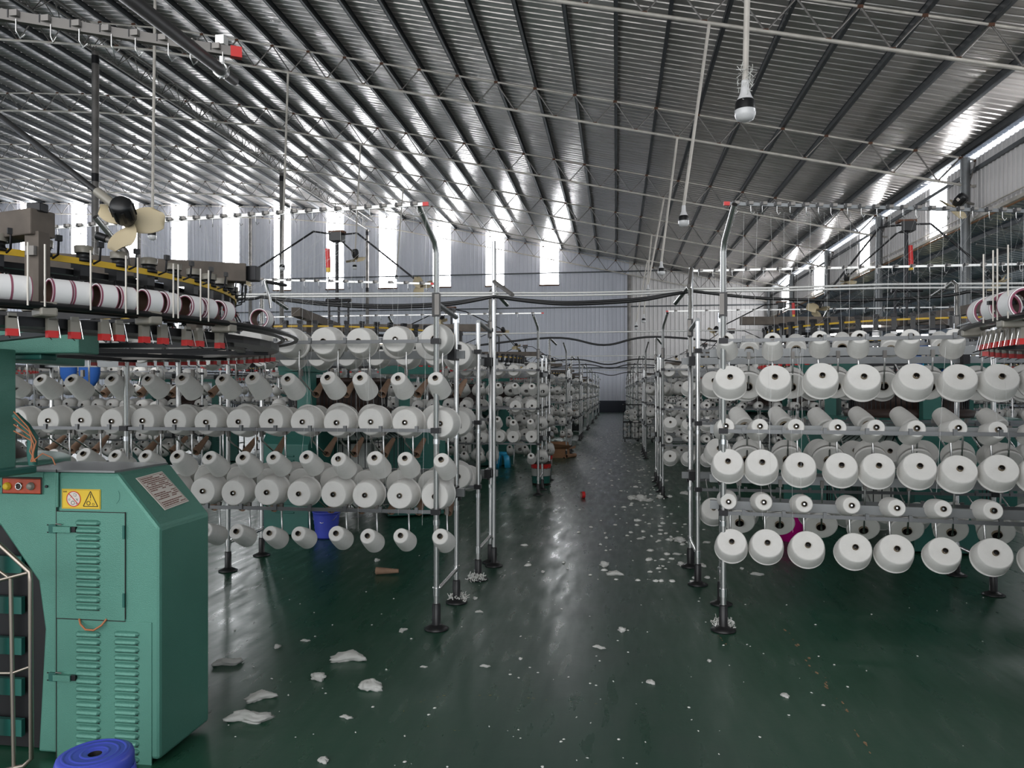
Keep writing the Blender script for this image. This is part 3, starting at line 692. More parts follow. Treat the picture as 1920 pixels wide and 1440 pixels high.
b = MB(); b.box((xl - 0.35, YC - oy + 0.30, 0.5), (0.7, 0.5, 0.98), 'black_metal'); b.tube([(xl - 0.27, YC - oy - 0.02, 0.05), (xl - 0.27, YC - oy - 0.02, 0.9)], 0.02, 'green_dull_and_shaded', 8)  # black box colours in the shaded inside behind the guard door
for i in range(5): b.box((xl - 0.28, YC - oy + 0.03, 0.1 + 0.17 * i), (0.2, 0.02, 0.07), 'green_dull_and_shaded')
b.build('dark_interior', ml)
b = MB(); b.lathe([(0, 1.15), (0.53, 1.15), (0.55, 1.165), (0.55, 1.19), (0.53, 1.20), (0, 1.20)], 'green_paint', 48); b.build('table', ml)
b = MB(); b.lathe([(0.0, 1.176), (0.38, 1.176), (0.38, 1.20), (0.33, 1.26), (0.32, 1.50), (0.34, 1.52), (0.0, 1.52)], 'brown_slats', 48); b.build('needle_cylinder', ml)
b = MB(); b.box(((-2.385) - ox, YC + 0.185 - oy, 1.176), (0.74, 0.364, 0.008), 'beam_grey'); b.build('worktop', ml)
# doors with louvres
def louvres(b, x0, x1, ys, h=10.5):
    for y in ys:
        a = cp(x0, y); c = cp(x1, y); z = a.z; L = c.x - a.x; hz = (cp(x0, y - h / 2).z - cp(x0, y + h / 2).z) / 2
        n = 10; vs = []; fs = []
        prof = [(-1.0, 0.0), (-0.75, 0.5), (-0.2, 0.9), (0.35, 1.0), (0.8, 0.75), (1.0, 0.0)]
        for t in range(n + 1):
            u = t / n; e = math.sin(PI * min(max(min(u, 1 - u) / 0.14, 0), 1) / 2) ** 0.6
            for pz, po in prof: vs.append((a.x + L * u, YC - oy - 0.004 - 0.013 * po * e, z - pz * hz * max(e, 0.35)))
        k = len(prof)
        for t in range(n):
            for q in range(k - 1): fs.append((t * k + q, (t + 1) * k + q, (t + 1) * k + q + 1, t * k + q + 1))
        b.add(vs, fs, 'green_paint', True)
        b.box(((a.x + c.x) / 2, YC - oy - 0.0045, z - hz * 1.05), (L * 0.92, 0.002, 0.003), 'dark_hole')
b = MB(); plate(b, 107, 960, 235, 1161, 0.004, 0.008, 'green_paint'); louvres(b, 143, 190, [979 + 14.35 * i for i in range(12)])
for y0, y1 in ((985, 1010), (1112, 1138)): plate(b, 232, y0, 236, y1, 0.010, 0.008, 'green_dull_and_shaded')
d1 = b.build('louvred_door', ml, 0.002)
b = MB(); plate(b, 107, 1163, 285, 1440, 0.003, 0.005, 'green_paint'); louvres(b, 143, 190, [1187 + 14.6 * i for i in range(17)]); louvres(b, 215, 262, [1187 + 14.6 * i for i in range(17)])
b.build('louvred_door', ml, 0.002)
b = MB(); plate(b, 106.2, 880, 107.6, 1440, 0.0045, 0.003, 'dark_hole'); plate(b, 107, 959, 235, 960.4, 0.0045, 0.003, 'dark_hole'); plate(b, 107, 1161, 236, 1162.6, 0.0045, 0.003, 'dark_hole'); plate(b, 235, 960, 236.4, 1161, 0.0045, 0.003, 'dark_hole'); b.build('panel_seam', ml)
b = MB(); a = cp(110, 886); c = cp(110, 950); b.tube([(a.x, YC - oy - 0.006, a.z), (c.x, YC - oy - 0.006, c.z)], 0.006, 'green_paint', 10); b.build('hinge', ml)
for py in (991, 1268):
    b = MB(); plate(b, 94, py - 8, 108, py + 8, 0.010, 0.012, 'green_dull_and_shaded'); plate(b, 106, py - 5, 138, py + 6, 0.022, 0.022, 'green_paint'); plate(b, 136, py - 4, 146, py + 6, 0.016, 0.016, 'black_metal')
    q = cp(112, py - 6); b.tube([q + Vector((-0.01, -0.01, 0.004)), q + Vector((0, -0.02, 0.010)), q + Vector((0.015, -0.01, 0.004))], 0.003, 'truss_metal', 6)
    for dy in (-7, 7): p = cp(90, py + dy); b.tube([p + Vector((0, 0.002, 0)), p + Vector((0, -0.003, 0))], 0.003, 'black_metal', 6)
    b.build('door_latch', ml, 0.002)
# red control panel with three buttons
b = MB(); plate(b, -14, 884, 82, 926, 0.004, 0.01, 'green_paint'); plate(b, 6, 894, 81, 926, 0.008, 0.010, 'sign_black'); x, z, ww, hh = plate(b, 8, 897, 79, 925, 0.010, 0.010, 'control_red'); pan = b.build('control_panel', ml, 0.003)
for px, m, lb in ((18, 'sign_yellow', 'yellow push button'), (40, 'chrome', 'black push button in a chrome ring'), (62, 'dim_plastic', 'pale push button')):
    b = MB(); q = cp(px, 911); T = Matrix.Translation((q.x, YC - oy - 0.009, q.z)) @ Matrix.Rotation(PI / 2, 4, 'X')
    b.lathe([(0.0165, 0), (0.0165, 0.006), (0.0145, 0.008)], 'chrome' if m == 'chrome' else m, 20, T)
    if m == 'chrome': b.lathe([(0.0125, 0.004), (0.0, 0.004)], 'sign_black', 20, T)
    b.lathe([(0.0145, 0.008), (0.0125, 0.014), (0.010, 0.016), (0, 0.016)] if m != 'chrome' else [(0.0145, 0.008), (0.012, 0.009), (0.012, 0.004)], m, 20, T); bt = b.build('push_button', pan, label=lb)
for px in (88, 0):
    b = MB(); q = cp(px, 912); b.tube([q + Vector((0, 0.004, 0)), q + Vector((0, -0.006, 0))], 0.006, 'black_metal', 10); b.build('screw', ml)
# warning sign
b = MB(); X, Z, Wd, Hd = plate(b, 117, 917, 189, 954, 0.0032, 0.003, 'sign_yellow'); yb = YC - oy - 0.0036
def strip(b, p, q, wdt, m, dy=0.0):
    p = Vector((X + p[0], yb - dy, Z + p[1])); q = Vector((X + q[0], yb - dy, Z + q[1])); b.bar(p, q, wdt, 0.0006, m, up=(0, 1, 0))
def ringxz(b, c, r, t, m, dy=0.0, n=24, arc=(0, 2 * PI)):
    vs = []; 
    for k in range(n + 1):
        a = arc[0] + (arc[1] - arc[0]) * k / n
        for rr in (r - t, r): vs.append((X + c[0] + rr * math.cos(a), yb - dy, Z + c[1] + rr * math.sin(a)))
    b.add(vs, [(2 * k, 2 * k + 1, 2 * k + 3, 2 * k + 2) for k in range(n)], m)
h = Hd / 2; w2 = Wd / 2; e = 0.003
for p, q in (((-w2 + e, h - e), (w2 - e, h - e)), ((w2 - e, h - e), (w2 - e, -h + e)), ((w2 - e, -h + e), (-w2 + e, -h + e)), ((-w2 + e, -h + e), (-w2 + e, h - e))): strip(b, p, q, 0.0008, 'sign_black')
c1 = (-0.29 * w2 * 1.3, 0.0); r1 = h * 0.80
b.add([(X + c1[0] + r1 * 0.95 * math.cos(2 * PI * k / 24), yb - 0.0004, Z + c1[1] + r1 * 0.95 * math.sin(2 * PI * k / 24)) for k in range(24)], [tuple(range(24))], 'sign_white')
ringxz(b, c1, r1, 0.0035, 'sign_red', 0.0012)
strip(b, (c1[0] - 0.7 * r1, 0.7 * r1), (c1[0] + 0.7 * r1, -0.7 * r1), 0.0030, 'sign_red', 0.0012)
ringxz(b, (c1[0] - 0.003, -0.016), 0.0085, 0.0020, 'sign_black', 0.0008); ringxz(b, (c1[0] - 0.019, -0.003), 0.004, 0.0012, 'sign_black', 0.0008); ringxz(b, (c1[0] + 0.014, -0.018), 0.004, 0.002, 'sign_black', 0.0008)
for p, q in (((-0.014, 0.004), (-0.006, 0.012)), ((-0.002, 0.018), (0.004, 0.022)), ((0.004, 0.022), (0.013, 0.018)), ((0.013, 0.018), (0.010, 0.010)), ((0.010, 0.010), (-0.002, 0.014)), ((0.010, 0.003), (0.020, -0.008)), ((0.020, 0.002), (0.012, -0.006))):
    strip(b, (c1[0] + p[0], p[1]), (c1[0] + q[0], q[1]), 0.0011, 'sign_black', 0.0008)
c2 = 0.50 * w2; tt = [(c2, 0.80 * h), (c2 + 0.80 * h, -0.72 * h), (c2 - 0.80 * h, -0.72 * h)]
for p, q in zip(tt, tt[1:] + tt[:1]): strip(b, p, q, 0.0030, 'sign_black', 0.0006)
strip(b, (c2, 0.022), (c2, 0.004), 0.0026, 'sign_black', 0.0006); strip(b, (c2, -0.001), (c2, -0.004), 0.0026, 'sign_black', 0.0006)
ringxz(b, (c2 - 0.009, -0.016), 0.009, 0.0026, 'sign_black', 0.0006); ringxz(b, (c2 + 0.012, -0.020), 0.005, 0.0014, 'sign_black', 0.0006)
for i in range(3): strip(b, (-w2 + 0.007 + 0.006 * i, h - 0.011), (-w2 + 0.011 + 0.006 * i, h - 0.011), 0.0052, 'sign_black', 0.0004); strip(b, (-w2 + 0.0085 + 0.006 * i, h - 0.011), (-w2 + 0.0098 + 0.006 * i, h - 0.011), 0.0020, 'sign_yellow', 0.0008)
b.build('warning_sign', ml)
b = MB(); X0s, Z0s = X, Z; q = cp(208, 930); X, Z = q.x, q.z; yb = YC - oy - 0.0008; ringxz(b, (0, 0), 0.040, 0.0016, 'green_dull_and_shaded', 0.0, 16, (-0.9, 0.6)); b.build('embossed_arc', ml)
# instruction plate on the slope
P1 = Vector((-1.815, YC, 0.955)); nn = Vector((0.217, 0, 0.185)).normalized(); P1 = P1 + nn * 0.002
crn = [on_plane(x, y, P1, nn) - O for x, y in ((254, 897), (303, 884), (354, 940), (309, 957))]
b = MB(); b.prism(crn, nn * 0.002, 'sign_white')
def lp(u, v): return crn[0].lerp(crn[1], u).lerp(crn[3].lerp(crn[2], u), v) + nn * 0.0034
for i in range(17):
    v = 0.08 + 0.052 * i; u = 0.08
    if i in (8, 13): continue
    while u < 0.92:
        du = rnd.uniform(0.03, 0.12)
        if rnd.random() < 0.82: b.bar(lp(u, v), lp(min(u + du, 0.93), v), 0.0042, 0.0006, 'label_print', up=nn)
        u += du + 0.018
for p, q in ((0.04, 0.96),): 
    for e1, e2 in (((0.04, 0.04), (0.96, 0.04)), ((0.96, 0.04), (0.96, 0.96)), ((0.96, 0.96), (0.04, 0.96)), ((0.04, 0.96), (0.04, 0.04))): b.bar(lp(*e1), lp(*e2), 0.0012, 0.0004, 'label_print', up=nn)
b.build('instruction_plate', ml)
b = MB(); b.tube([cp(150, 1160) + Vector((0, -0.004, 0)), cp(156, 1168) + Vector((0, -0.016, 0)), cp(168, 1177) + Vector((0, -0.024, 0)), cp(184, 1178) + Vector((0, -0.026, 0)), cp(196, 1170) + Vector((0, -0.018, 0)), cp(201, 1160) + Vector((0, -0.004, 0))], 0.004, 'orange_wire', 8); b.build('orange_cable', ml)
# steel guard door of round bar
YD = 2.60
def gp(px, py): return on_y(px, py, YD) - O
b = MB(); b.tube([gp(-60, 970), gp(0, 1022), gp(56, 1073), gp(57, 1090), gp(59, 1422), gp(45, 1436), gp(-60, 1460)], 0.009, 'brass_steel', 10)
b.tube([gp(-40, 1098), gp(56, 1073)], 0.008, 'brass_steel', 8); b.tube([gp(20, 1084), gp(26, 1440)], 0.008, 'brass_steel', 8); b.tube([gp(-40, 1262), gp(24, 1262), gp(57, 1250)], 0.006, 'brass_steel', 8); b.tube([gp(-30, 1050), gp(18, 1084)], 0.006, 'brass_steel', 8)

b.build('guard_door', ml)
# pillar, crossbeam, curved bracket with copper pipes
def wp(px, py, d): return W(px, py, d) - O
b = MB(); p = wp(-10, 770, 2.92); b.box((p.x, p.y, (1.176 + 1.66) / 2), (0.10, 0.10, 0.50), 'green_paint'); b.box((p.x, p.y, 1.19), (0.2, 0.2, 0.03), 'green_dull_and_shaded'); b.build('pillar', ml, 0.006)
for a in (120, 240):
    b = MB(); b.box((0.72 * math.cos(math.radians(a)), 0.72 * math.sin(math.radians(a)), 1.41), (0.10, 0.10, 0.48), 'green_paint'); b.build('pillar', ml, 0.006)
b = MB(); p = wp(148, 636, 2.98); b.box((p.x - 0.45, p.y + 0.06, p.z), (0.90, 0.12, 0.112), 'green_paint'); b.box((p.x - 0.56, p.y + 0.06, p.z - 0.068), (0.76, 0.09, 0.024), 'green_dull_and_shaded')
for a in (100, 200): R = Matrix.Rotation(math.radians(a), 3, 'Z'); b.box(R @ Vector((0.6, 0, p.z)), (1.2, 0.12, 0.11), 'green_paint', R)
b.build('crossbeam', ml, 0.006)
b = MB(); b.tube([wp(28, 778, 2.85), wp(48, 800, 2.85), wp(62, 822, 2.85), wp(60, 850, 2.85), wp(62, 872, 2.85)], [0.014, 0.018, 0.02, 0.018, 0.016], 'green_dull_and_shaded', 10); b.build('curved_bracket', ml)
b = MB()
for i in range(4): b.tube([wp(26, 772 + 12 * i, 2.82), wp(52 + 3 * i, 800 + 9 * i, 2.80), wp(68 - 4 * i, 828 + 6 * i, 2.80), wp(58 + 3 * i, 866, 2.80)], 0.0028, 'orange_wire', 5)
b.tube([wp(60, 866, 2.8), wp(80, 850, 2.8), wp(98, 858, 2.8), wp(104, 872, 2.8)], 0.0025, 'orange_wire', 5); b.build('copper_pipe', ml)
RR_ = 1.55
def ring_parts(m, C, seen, spool_px, stop_px, feed_px, zs=0.0, spools=SPOOL, lab='', grp=''):
    Oc = Vector((C[0], C[1], 0))
    b = MB(); ringbox(b, 1.38, 1.50, 1.705 + zs, 1.735 + zs, 'black_metal'); ringbox(b, 1.30, 1.34, 1.70 + zs, 1.715 + zs, 'truss_metal')
    for k in range(12):
        a = 2 * PI * k / 12; b.bar((0.2 * math.cos(a), 0.2 * math.sin(a), 1.70 + zs), (1.45 * math.cos(a), 1.45 * math.sin(a), 1.70 + zs), 0.03, 0.02, 'black_metal')
    b.build('spool_ring', m)
    b = MB()
    for r, z in ((1.52, 1.765), (1.585, 1.765)):
        b.lathe([(r + 0.011 * math.cos(t), z + zs + 0.011 * math.sin(t)) for t in [2 * PI * i / 8 for i in range(9)]], 'black_plastic', 64)
    b.build('roller_bar', m)
    b = MB(); ringbox(b, 1.00, 1.02, 1.925 + zs, 1.965 + zs, 'black_metal'); ringbox(b, 1.20, 1.23, 1.92 + zs, 1.94 + zs, 'black_metal'); b.build('feeder_ring', m)
    b = MB(); b.lathe([(1.29, 1.952 + zs), (1.295, 1.952 + zs), (1.295, 1.974 + zs), (1.29, 1.974 + zs), (1.29, 1.952 + zs)], 'yellow_belt', 64, smooth=False); b.build('drive_belt', m)
    for a in (angs(C, [80, 272, 412]) if C[0] < 0 else angs(C, [1835])) + [PI, PI * 1.3]:
         q = Vector((1.55 * math.cos(a), 1.55 * math.sin(a), 1.755 + zs)); b = MB(); R = Matrix.Rotation(a, 3, 'Z'); b.box(q, (0.085, 0.050, 0.045), 'dim_plastic', R); b.build('bar_clamp', m, 0.006)
    for p in feed_px:
        a = p; T = Matrix.Translation((1.265 * math.cos(a), 1.265 * math.sin(a), 1.938 + zs)) @ Matrix.Rotation(a, 4, 'Z'); f = put('yarn_feeder', FEED, m, matrix=T); put('indicator_lamp', LAMP, f)
    for a in stop_px:
        T = Matrix.Translation((1.52 * math.cos(a), 1.52 * math.sin(a), 1.70 + zs)) @ Matrix.Rotation(a, 4, 'Z'); put('stop_motion', STOP, m, matrix=T)
    return Oc
feeds = [2 * PI * k / 60 for k in range(60)]
def angs(C, pxs, R=1.53, far=False): return [rot_at(C, ring_pt(px, C, R, 0, far)) for px in pxs]
stops = angs(MC, [22, 97, 139, 195, 222, 270, 305, 350, 372, 411], 1.52) + angs(MC, [510, 500, 490, 478, 466, 450, 436, 420, 400, 380, 362, 345, 322, 300, 282, 248, 228, 176], 1.52, True) + [PI + 0.12 * k for k in range(6)]
ring_parts(ml, MC, None, None, stops, feeds)
for a in angs(MC, [505, 480, 452, 424, 396, 368, 336, 300, 262, 226, 186], 1.50, True):
    b = MB(); b.T = Matrix.Rotation(a, 4, 'Z'); b.box((1.50, 0, 1.742), (0.04, 0.15, 0.026), 'sign_white'); b.box((1.475, 0.09, 1.742), (0.03, 0.03, 0.034), 'black_plastic'); b.build('sensor_box', ml)
pairs = [(-30, 22), (22, 57), (108, 131), (131, 167), (193, 215), (215, 248), (275, 300), (300, 330), (352, 375), (375, 393), (408, 432)]
def spool_at(px0, px1, C, lab, grp, zs=0.0, far=False, sp=SPOOL, roll=0.0):
    p = ring_pt((px0 + px1) / 2, C, 1.553, 1.812 + zs, far); a = rot_at(C, p); t = Vector((-math.sin(a), math.cos(a), 0))
    if (W(960, 735, 1) - Vector((0, 0, EYE))).cross(t).z < 0: pass
    Lz = 0.056 if sp is SPOOL else 0.075
    o = put('elastic_yarn_spool', sp[0], None, matrix=aim(p - t * Lz / 2, t)); tag(o, lab, 'yarn spool', grp); put('spool_core', sp[1], o); return o
for i, (a, c) in enumerate([(14 - 34, 14), (16, 54), (92, 127), (129, 165), (176, 214), (215, 248), (262, 297), (298, 329), (342, 372), (373, 393), (400, 432)]):
    spool_at(a, c, MC, 'white elastic yarn spool on the left machine, %s from the left' % ORD[i], 'elastic yarn spools on the left machine')
o = spool_at(489, 493, MC, 'white elastic yarn spool seen end-on at the right end of the left machine\'s ring', 'elastic yarn spools on the left machine')
for px in (52, 84, 170, 236, 258, 325, 334, 376, 391):
    p = ring_pt(px, MC, 1.60, 0) - O; b = MB(); b.tube([(p.x, p.y, 1.76), (p.x, p.y, 1.95)], 0.003, 'cream_pipe', 5); b.build('thread_guide', ml)
# top beams
b = MB(); e1 = Vector((-1.85, 2.20, 2.05)) - O; b.bar(e1, e1 + Vector((-1.5, 0.40, 0)), 0.085, 0.085, 'dirty_beam'); e2 = Vector((-1.72, 3.30, 2.055)) - O; b.bar(e2, e2 + Vector((-1.45, -0.76, 0)), 0.085, 0.085, 'dirty_beam')
b.box(e2 + Vector((0.03, 0.01, 0.0)), (0.05, 0.05, 0.07), 'black_metal'); b.box(e1 + Vector((-0.02, 0, 0.05)), (0.05, 0.04, 0.03), 'black_metal'); b.build('top_beam', ml, 0.004)
b = MB(); q = e1 + Vector((-0.02, 0, 0)); b.box((q.x, q.y, 1.90), (0.05, 0.05, 0.24), 'dirty_beam'); b.box((q.x + 0.005, q.y - 0.03, 1.955), (0.03, 0.02, 0.03), 'truss_metal'); b.build('beam_post', ml)
b = MB(); q = e2 + Vector((-0.2, -0.1, 0)); b.box((q.x, q.y, 1.90), (0.05, 0.05, 0.24), 'dirty_beam'); b.build('beam_post', ml)
b = MB(); b.tube([wp(508, 578, 3.75), wp(506, 560, 3.75), wp(497, 528, 3.75), wp(500, 526, 3.75)], 0.008, 'steel_tube', 8); b.tube([wp(498, 528, 3.75), wp(536, 535, 3.9)], 0.009, 'black_metal', 8); b.build('air_pipe', ml); b = MB(); b.tube([wp(240, 500, 2.9), wp(236, 472, 2.9), wp(225, 458, 2.9), wp(184, 443, 2.9)], 0.012, 'truss_metal', 8); b.tube([wp(200, 448, 2.9), wp(182, 442, 2.9)], 0.016, 'black_metal', 8); b.build('air_pipe', ml)

# ---- machine at the right edge: only its ring reaches into the photo
MR = (2.97, 2.93)
mr = empty('knitting_machine', (MR[0], MR[1], 0), 'circular knitting machine whose spool ring juts in at the right edge', 'knitting machine', 'circular knitting machines')
stopsR = angs(MR, [1916, 1905, 1894, 1884, 1874, 1864, 1856, 1848, 1843], 1.52) + angs(MR, [1850, 1860, 1872, 1885, 1900, 1915], 1.52, True)
ring_parts(mr, MR, None, None, stopsR, [])
for i, (a, c) in enumerate([(1908, 1912), (1874, 1878), (1846, 1850)]):
    spool_at(a, c, MR, 'white elastic yarn spool on the ring at the right edge, %s from the right' % ORD[i], 'elastic yarn spools on the right machine', sp=SPOOLB)
b = MB(); b.lathe([(0.0, 0.05), (0.9, 0.05), (0.9, 1.15), (0, 1.17)], 'green_dull_and_shaded', 24); b.build('base_cabinet', mr)
b = MB(); b.lathe([(0.0, 1.17), (0.48, 1.17), (0.48, 1.6), (0, 1.62)], 'brown_slats', 32); b.build('needle_cylinder', mr)
OR = Vector((MR[0], MR[1], 0))
for px in (1844, 1862, 1870, 1890): p = ring_pt(px, MR, 1.60, 0) - OR; b = MB(); b.tube([(p.x, p.y, 1.76), (p.x, p.y, 2.02)], 0.003, 'cream_pipe', 5); b.build('thread_guide', mr)
b = MB(); b.bar(W(1852, 568, 2.75) - OR, W(1990, 566, 2.75) - OR, 0.012, 0.014, 'black_metal')
b.build('guide_bar', mr)

# ---- machines down the hall: one in full, the rest linked copies
def far_machine(loc, label):
    m = empty('knitting_machine', loc, label, 'knitting machine', 'circular knitting machines')
    for a in (25, 145, 265):
        R = Matrix.Rotation(math.radians(a), 4, 'Z'); b = MB(); b.T = R
        b.prism([(1.25, -0.27, 0.02), (1.25, -0.27, 0.955), (1.06, -0.27, 1.17), (0.55, -0.27, 1.17), (0.55, -0.27, 0.02)], (0, 0.54, 0), 'green_dull_and_shaded')
        for i in range(14): b.box((1.252, 0, 0.25 + 0.045 * i), (0.012, 0.22, 0.018), 'green_dull_and_shaded'); b.box((0.9, -0.272, 0.25 + 0.045 * i), (0.16, 0.012, 0.018), 'green_dull_and_shaded')
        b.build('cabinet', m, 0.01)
        b = MB(); b.T = R; b.box((0.78, 0, 1.50), (0.13, 0.16, 0.66), 'green_dull_and_shaded'); b.build('pillar', m)
        b = MB(); b.T = R; b.box((0.85, 0, 1.78), (0.72, 0.2, 0.12), 'green_dull_and_shaded'); b.build('crossbeam', m)
    b = MB(); b.lathe([(0, 1.14), (1.02, 1.14), (1.04, 1.16), (1.04, 1.22), (1.0, 1.235), (0, 1.235)], 'green_dull_and_shaded', 48); b.build('table', m)
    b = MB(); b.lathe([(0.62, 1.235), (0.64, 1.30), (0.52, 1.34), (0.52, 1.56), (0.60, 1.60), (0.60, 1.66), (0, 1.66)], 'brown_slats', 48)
    for k in range(72): a = 2 * PI * k / 72; b.tube([(0.57 * math.cos(a), 0.57 * math.sin(a), 1.3), (0.58 * math.cos(a), 0.58 * math.sin(a), 1.62)], 0.006, 'black_metal', 4, False)
    b.build('needle_cylinder', m)
    b = MB(); b.lathe([(0.55, 1.10), (0.78, 0.97), (0.79, 0.965)], 'skirt_glass', 40)
    for k in range(60): a = 2 * PI * k / 60; b.tube([(0.55 * math.cos(a), 0.55 * math.sin(a), 1.11), (0.80 * math.cos(a), 0.80 * math.sin(a), 0.965), (0.80 * math.cos(a), 0.80 * math.sin(a), 0.22)], 0.005, 'black_metal', 4, False)
    for r, z in ((0.8, 0.965), (0.81, 0.6), (0.81, 0.22)): b.lathe([(r + 0.008 * math.cos(t), z + 0.008 * math.sin(t)) for t in [2 * PI * i / 6 for i in range(7)]], 'steel_tube', 40)
    b.build('wire_guard', m)
    b = MB(); b.tube([(0, 0, 0.28), (0, 0, 0.9)], 0.42, 'lint', 20); b.build('fabric_roll', m)
    b = MB(); ringbox(b, 1.40, 1.52, 1.83, 1.86, 'black_metal', 48); ringbox(b, 1.40, 1.43, 2.07, 2.10, 'black_metal', 48)
    for r in (1.50, 1.58): b.lathe([(r + 0.011 * math.cos(t), 1.89 + 0.011 * math.sin(t)) for t in [2 * PI * i / 6 for i in range(7)]], 'black_plastic', 48)
    b.build('feeder_ring', m)
    b = MB(); b.lathe([(1.46, 2.155), (1.46, 2.172)], 'yellow_belt', 48, smooth=False); b.build('drive_belt', m)
    b = MB()
    for k in range(60):
        a = 2 * PI * k / 60; b.T = Matrix.Translation((1.455 * math.cos(a), 1.455 * math.sin(a), 2.13)) @ Matrix.Rotation(a, 4, 'Z')
        b.box((0, 0, 0.0), (0.05, 0.04, 0.12), 'black_plastic'); b.box((0.01, 0, 0.075), (0.05, 0.05, 0.03), 'black_metal'); b.box((0.01, 0, -0.09), (0.05, 0.05, 0.03), 'white_spool')
    b.T = None; q = b.build('yarn_feeder', m); q['kind'] = 'stuff'
    b = MB()
    for k in range(72):
        a = 2 * PI * k / 72; b.T = Matrix.Translation((1.52 * math.cos(a), 1.52 * math.sin(a), 1.79)) @ Matrix.Rotation(a, 4, 'Z')
        b.box((0, 0, 0.02), (0.02, 0.03, 0.04), 'dim_plastic'); b.box((0, 0, -0.01), (0.026, 0.036, 0.022), 'red_plastic')
    b.T = None; q = b.build('stop_motion', m); q['kind'] = 'stuff'
    for a in (8, 98, 188, 278):
        b = MB(); R = Matrix.Rotation(math.radians(a), 3, 'Z'); b.box(R @ Vector((0.95, 0, 2.27)), (1.7, 0.085, 0.085), 'dirty_beam', R); b.box(R @ Vector((1.3, 0, 2.05)), (0.05, 0.05, 0.40), 'dirty_beam', R); b.build('top_beam', m)
    b = MB()
    for dx in (-0.12, 0, 0.12): b.tube([(dx, 0.0, 1.66), (dx, 0.0, 2.62)], 0.014, 'black_metal', 8)
    b.tube([(-0.16, 0, 2.6), (0.16, 0, 2.6)], 0.02, 'black_metal', 8); b.build('hub_frame', m)
    return m
fm = far_machine((-3.3, 8.6, 0), 'green circular knitting machine with wire skirt, right behind the near left racks')
allm = []
for X0, side, ks in ((-3.3, 'left of the aisle', range(1, 8)), (3.12, 'right of the aisle', range(0, 8)), (-9.3, 'far left bay', range(0, 4)), (9.0, 'far right bay', range(0, 6))):
    for k in ks:
        m = copy_tree(fm); m.location = (X0, 8.6 + 6.2 * k, 0); allm.append(m); m['label'] = 'green circular knitting machine, %s, %s back from the near racks' % (side, ORD[k])
for m in [fm] + [x for x in allm if abs(x.location.x - 3.12) < 0.01 and abs(x.location.y - 8.6) < 0.01]:
    b = MB()
    for k in range(40):
        a = 2 * PI * (k + 0.5) / 40; b.box((1.30 * math.cos(a), 1.30 * math.sin(a), 2.02 + 0.05 * (k % 3 == 0)), (0.02, 0.055, 0.022), 'lamp_white', Matrix.Rotation(a, 3, 'Z'))
    q = b.build('feeder_glint', m); q['kind'] = 'stuff'  # glowing boxes stand for the LEDs and lamp glints among the feeders
# ---- cleaning fans on masts above the machines
def motor_mesh(k=1.0, with_blades=True):
    b = MB(); b.lathe([(0, -0.05), (0.030, -0.05), (0.037, -0.038), (0.037, 0.028), (0.028, 0.045), (0, 0.047)], 'black_plastic', 16)
    for i in range(8): a = 2 * PI * i / 8; b.box((0.036 * math.cos(a), 0.036 * math.sin(a), -0.01), (0.008, 0.008, 0.05), 'black_metal', Matrix.Rotation(a, 3, 'Z'))
    b.box((0.034, -0.012, -0.005), (0.012, 0.024, 0.018), 'sign_white')
    return b.mesh('motor')
def blade_mesh():
    b = MB(); vs = []; n = 9; m = 6
    for i in range(n + 1):
        t = i / n; r = 0.015 + 0.110 * t; hw = 0.012 + 0.036 * math.sin(PI * min(t * 0.75 + 0.05, 1)) ** 0.8
        if i == n: hw *= 0.45
        for j in range(m + 1): s = j / m * 2 - 1; vs.append((r - 0.012 * s * s, s * hw + 0.016 * t, 0.055 + 0.020 * s * (1 - 0.4 * t) + 0.008 * s * s))
    k = m + 1; fs = [(i * k + j, (i + 1) * k + j, (i + 1) * k + j + 1, i * k + j + 1) for i in range(n) for j in range(m)]
    b.add(vs, fs, 'beige_blade', True); b.add([(x, y, z + 0.003) for x, y, z in vs], [f[::-1] for f in fs], 'beige_blade', True)
    b.lathe([(0, 0.045), (0.018, 0.045), (0.018, 0.062), (0, 0.066)], 'beige_blade', 12)
    return b.mesh('fan_blade')
MOTOR, BLADE = motor_mesh(), blade_mesh()
def fan_head(parent, loc, d, roll, s=1.0):
    T = aim(loc, d, roll, s); mo = put('fan_motor', MOTOR, parent, matrix=T)
    for k in range(3): put('fan_blade', BLADE, mo, matrix=Matrix.Rotation(2 * PI * k / 3, 4, 'Z'))
    return mo
def mast(loc, base, top, heads, label, knee=0.35):
    r = empty('mast_fan', (loc[0], loc[1], base), label, 'fan', 'cleaning fans above the machines'); Z = top - base
    b = MB(); b.tube([(0, 0, 0), (0, 0, Z)], 0.022, 'black_metal', 10); b.build('mast', r)
    b = MB(); b.box((0, 0, Z), (0.15, 0.15, 0.10), 'black_plastic'); b.box((0, 0, Z + 0.06), (0.19, 0.10, 0.03), 'rust'); b.build('hub', r)
    for h in heads:
        p = Vector(h[0]) - Vector((loc[0], loc[1], base)); u = Vector((p.x, p.y, 0)).normalized(); kx = u * h[1] + Vector((0, 0, Z + h[2]))
        b = MB(); b.tube([(0, 0, Z + 0.03), kx, kx.lerp(p, 0.97)], 0.011, 'black_metal', 8); b.tube([kx.lerp(p, 0.93), p], 0.012, 'dim_plastic', 8); b.build('arm', r)
        fan_head(r, p, h[3], h[4], h[5])
    return r
L8 = W(632, 440, 8.98)
mast((L8.x, L8.y), 2.62, 3.36, [(W(463, 516, 8.3), 0.30, 0.03, (0.3, -0.5, -0.8), 0.5, 0.9), (W(786, 530, 8.6), 0.28, 0.03, (0.5, -0.6, -0.6), 0.2, 1.2), (W(666, 476, 9.9), 0.1, 0.0, (0.1, 0.3, -0.9), 0.9, 1.2)], 'black mast with three arm fans above the machine behind the left racks')
R8 = W(1699, 425, 8.15)
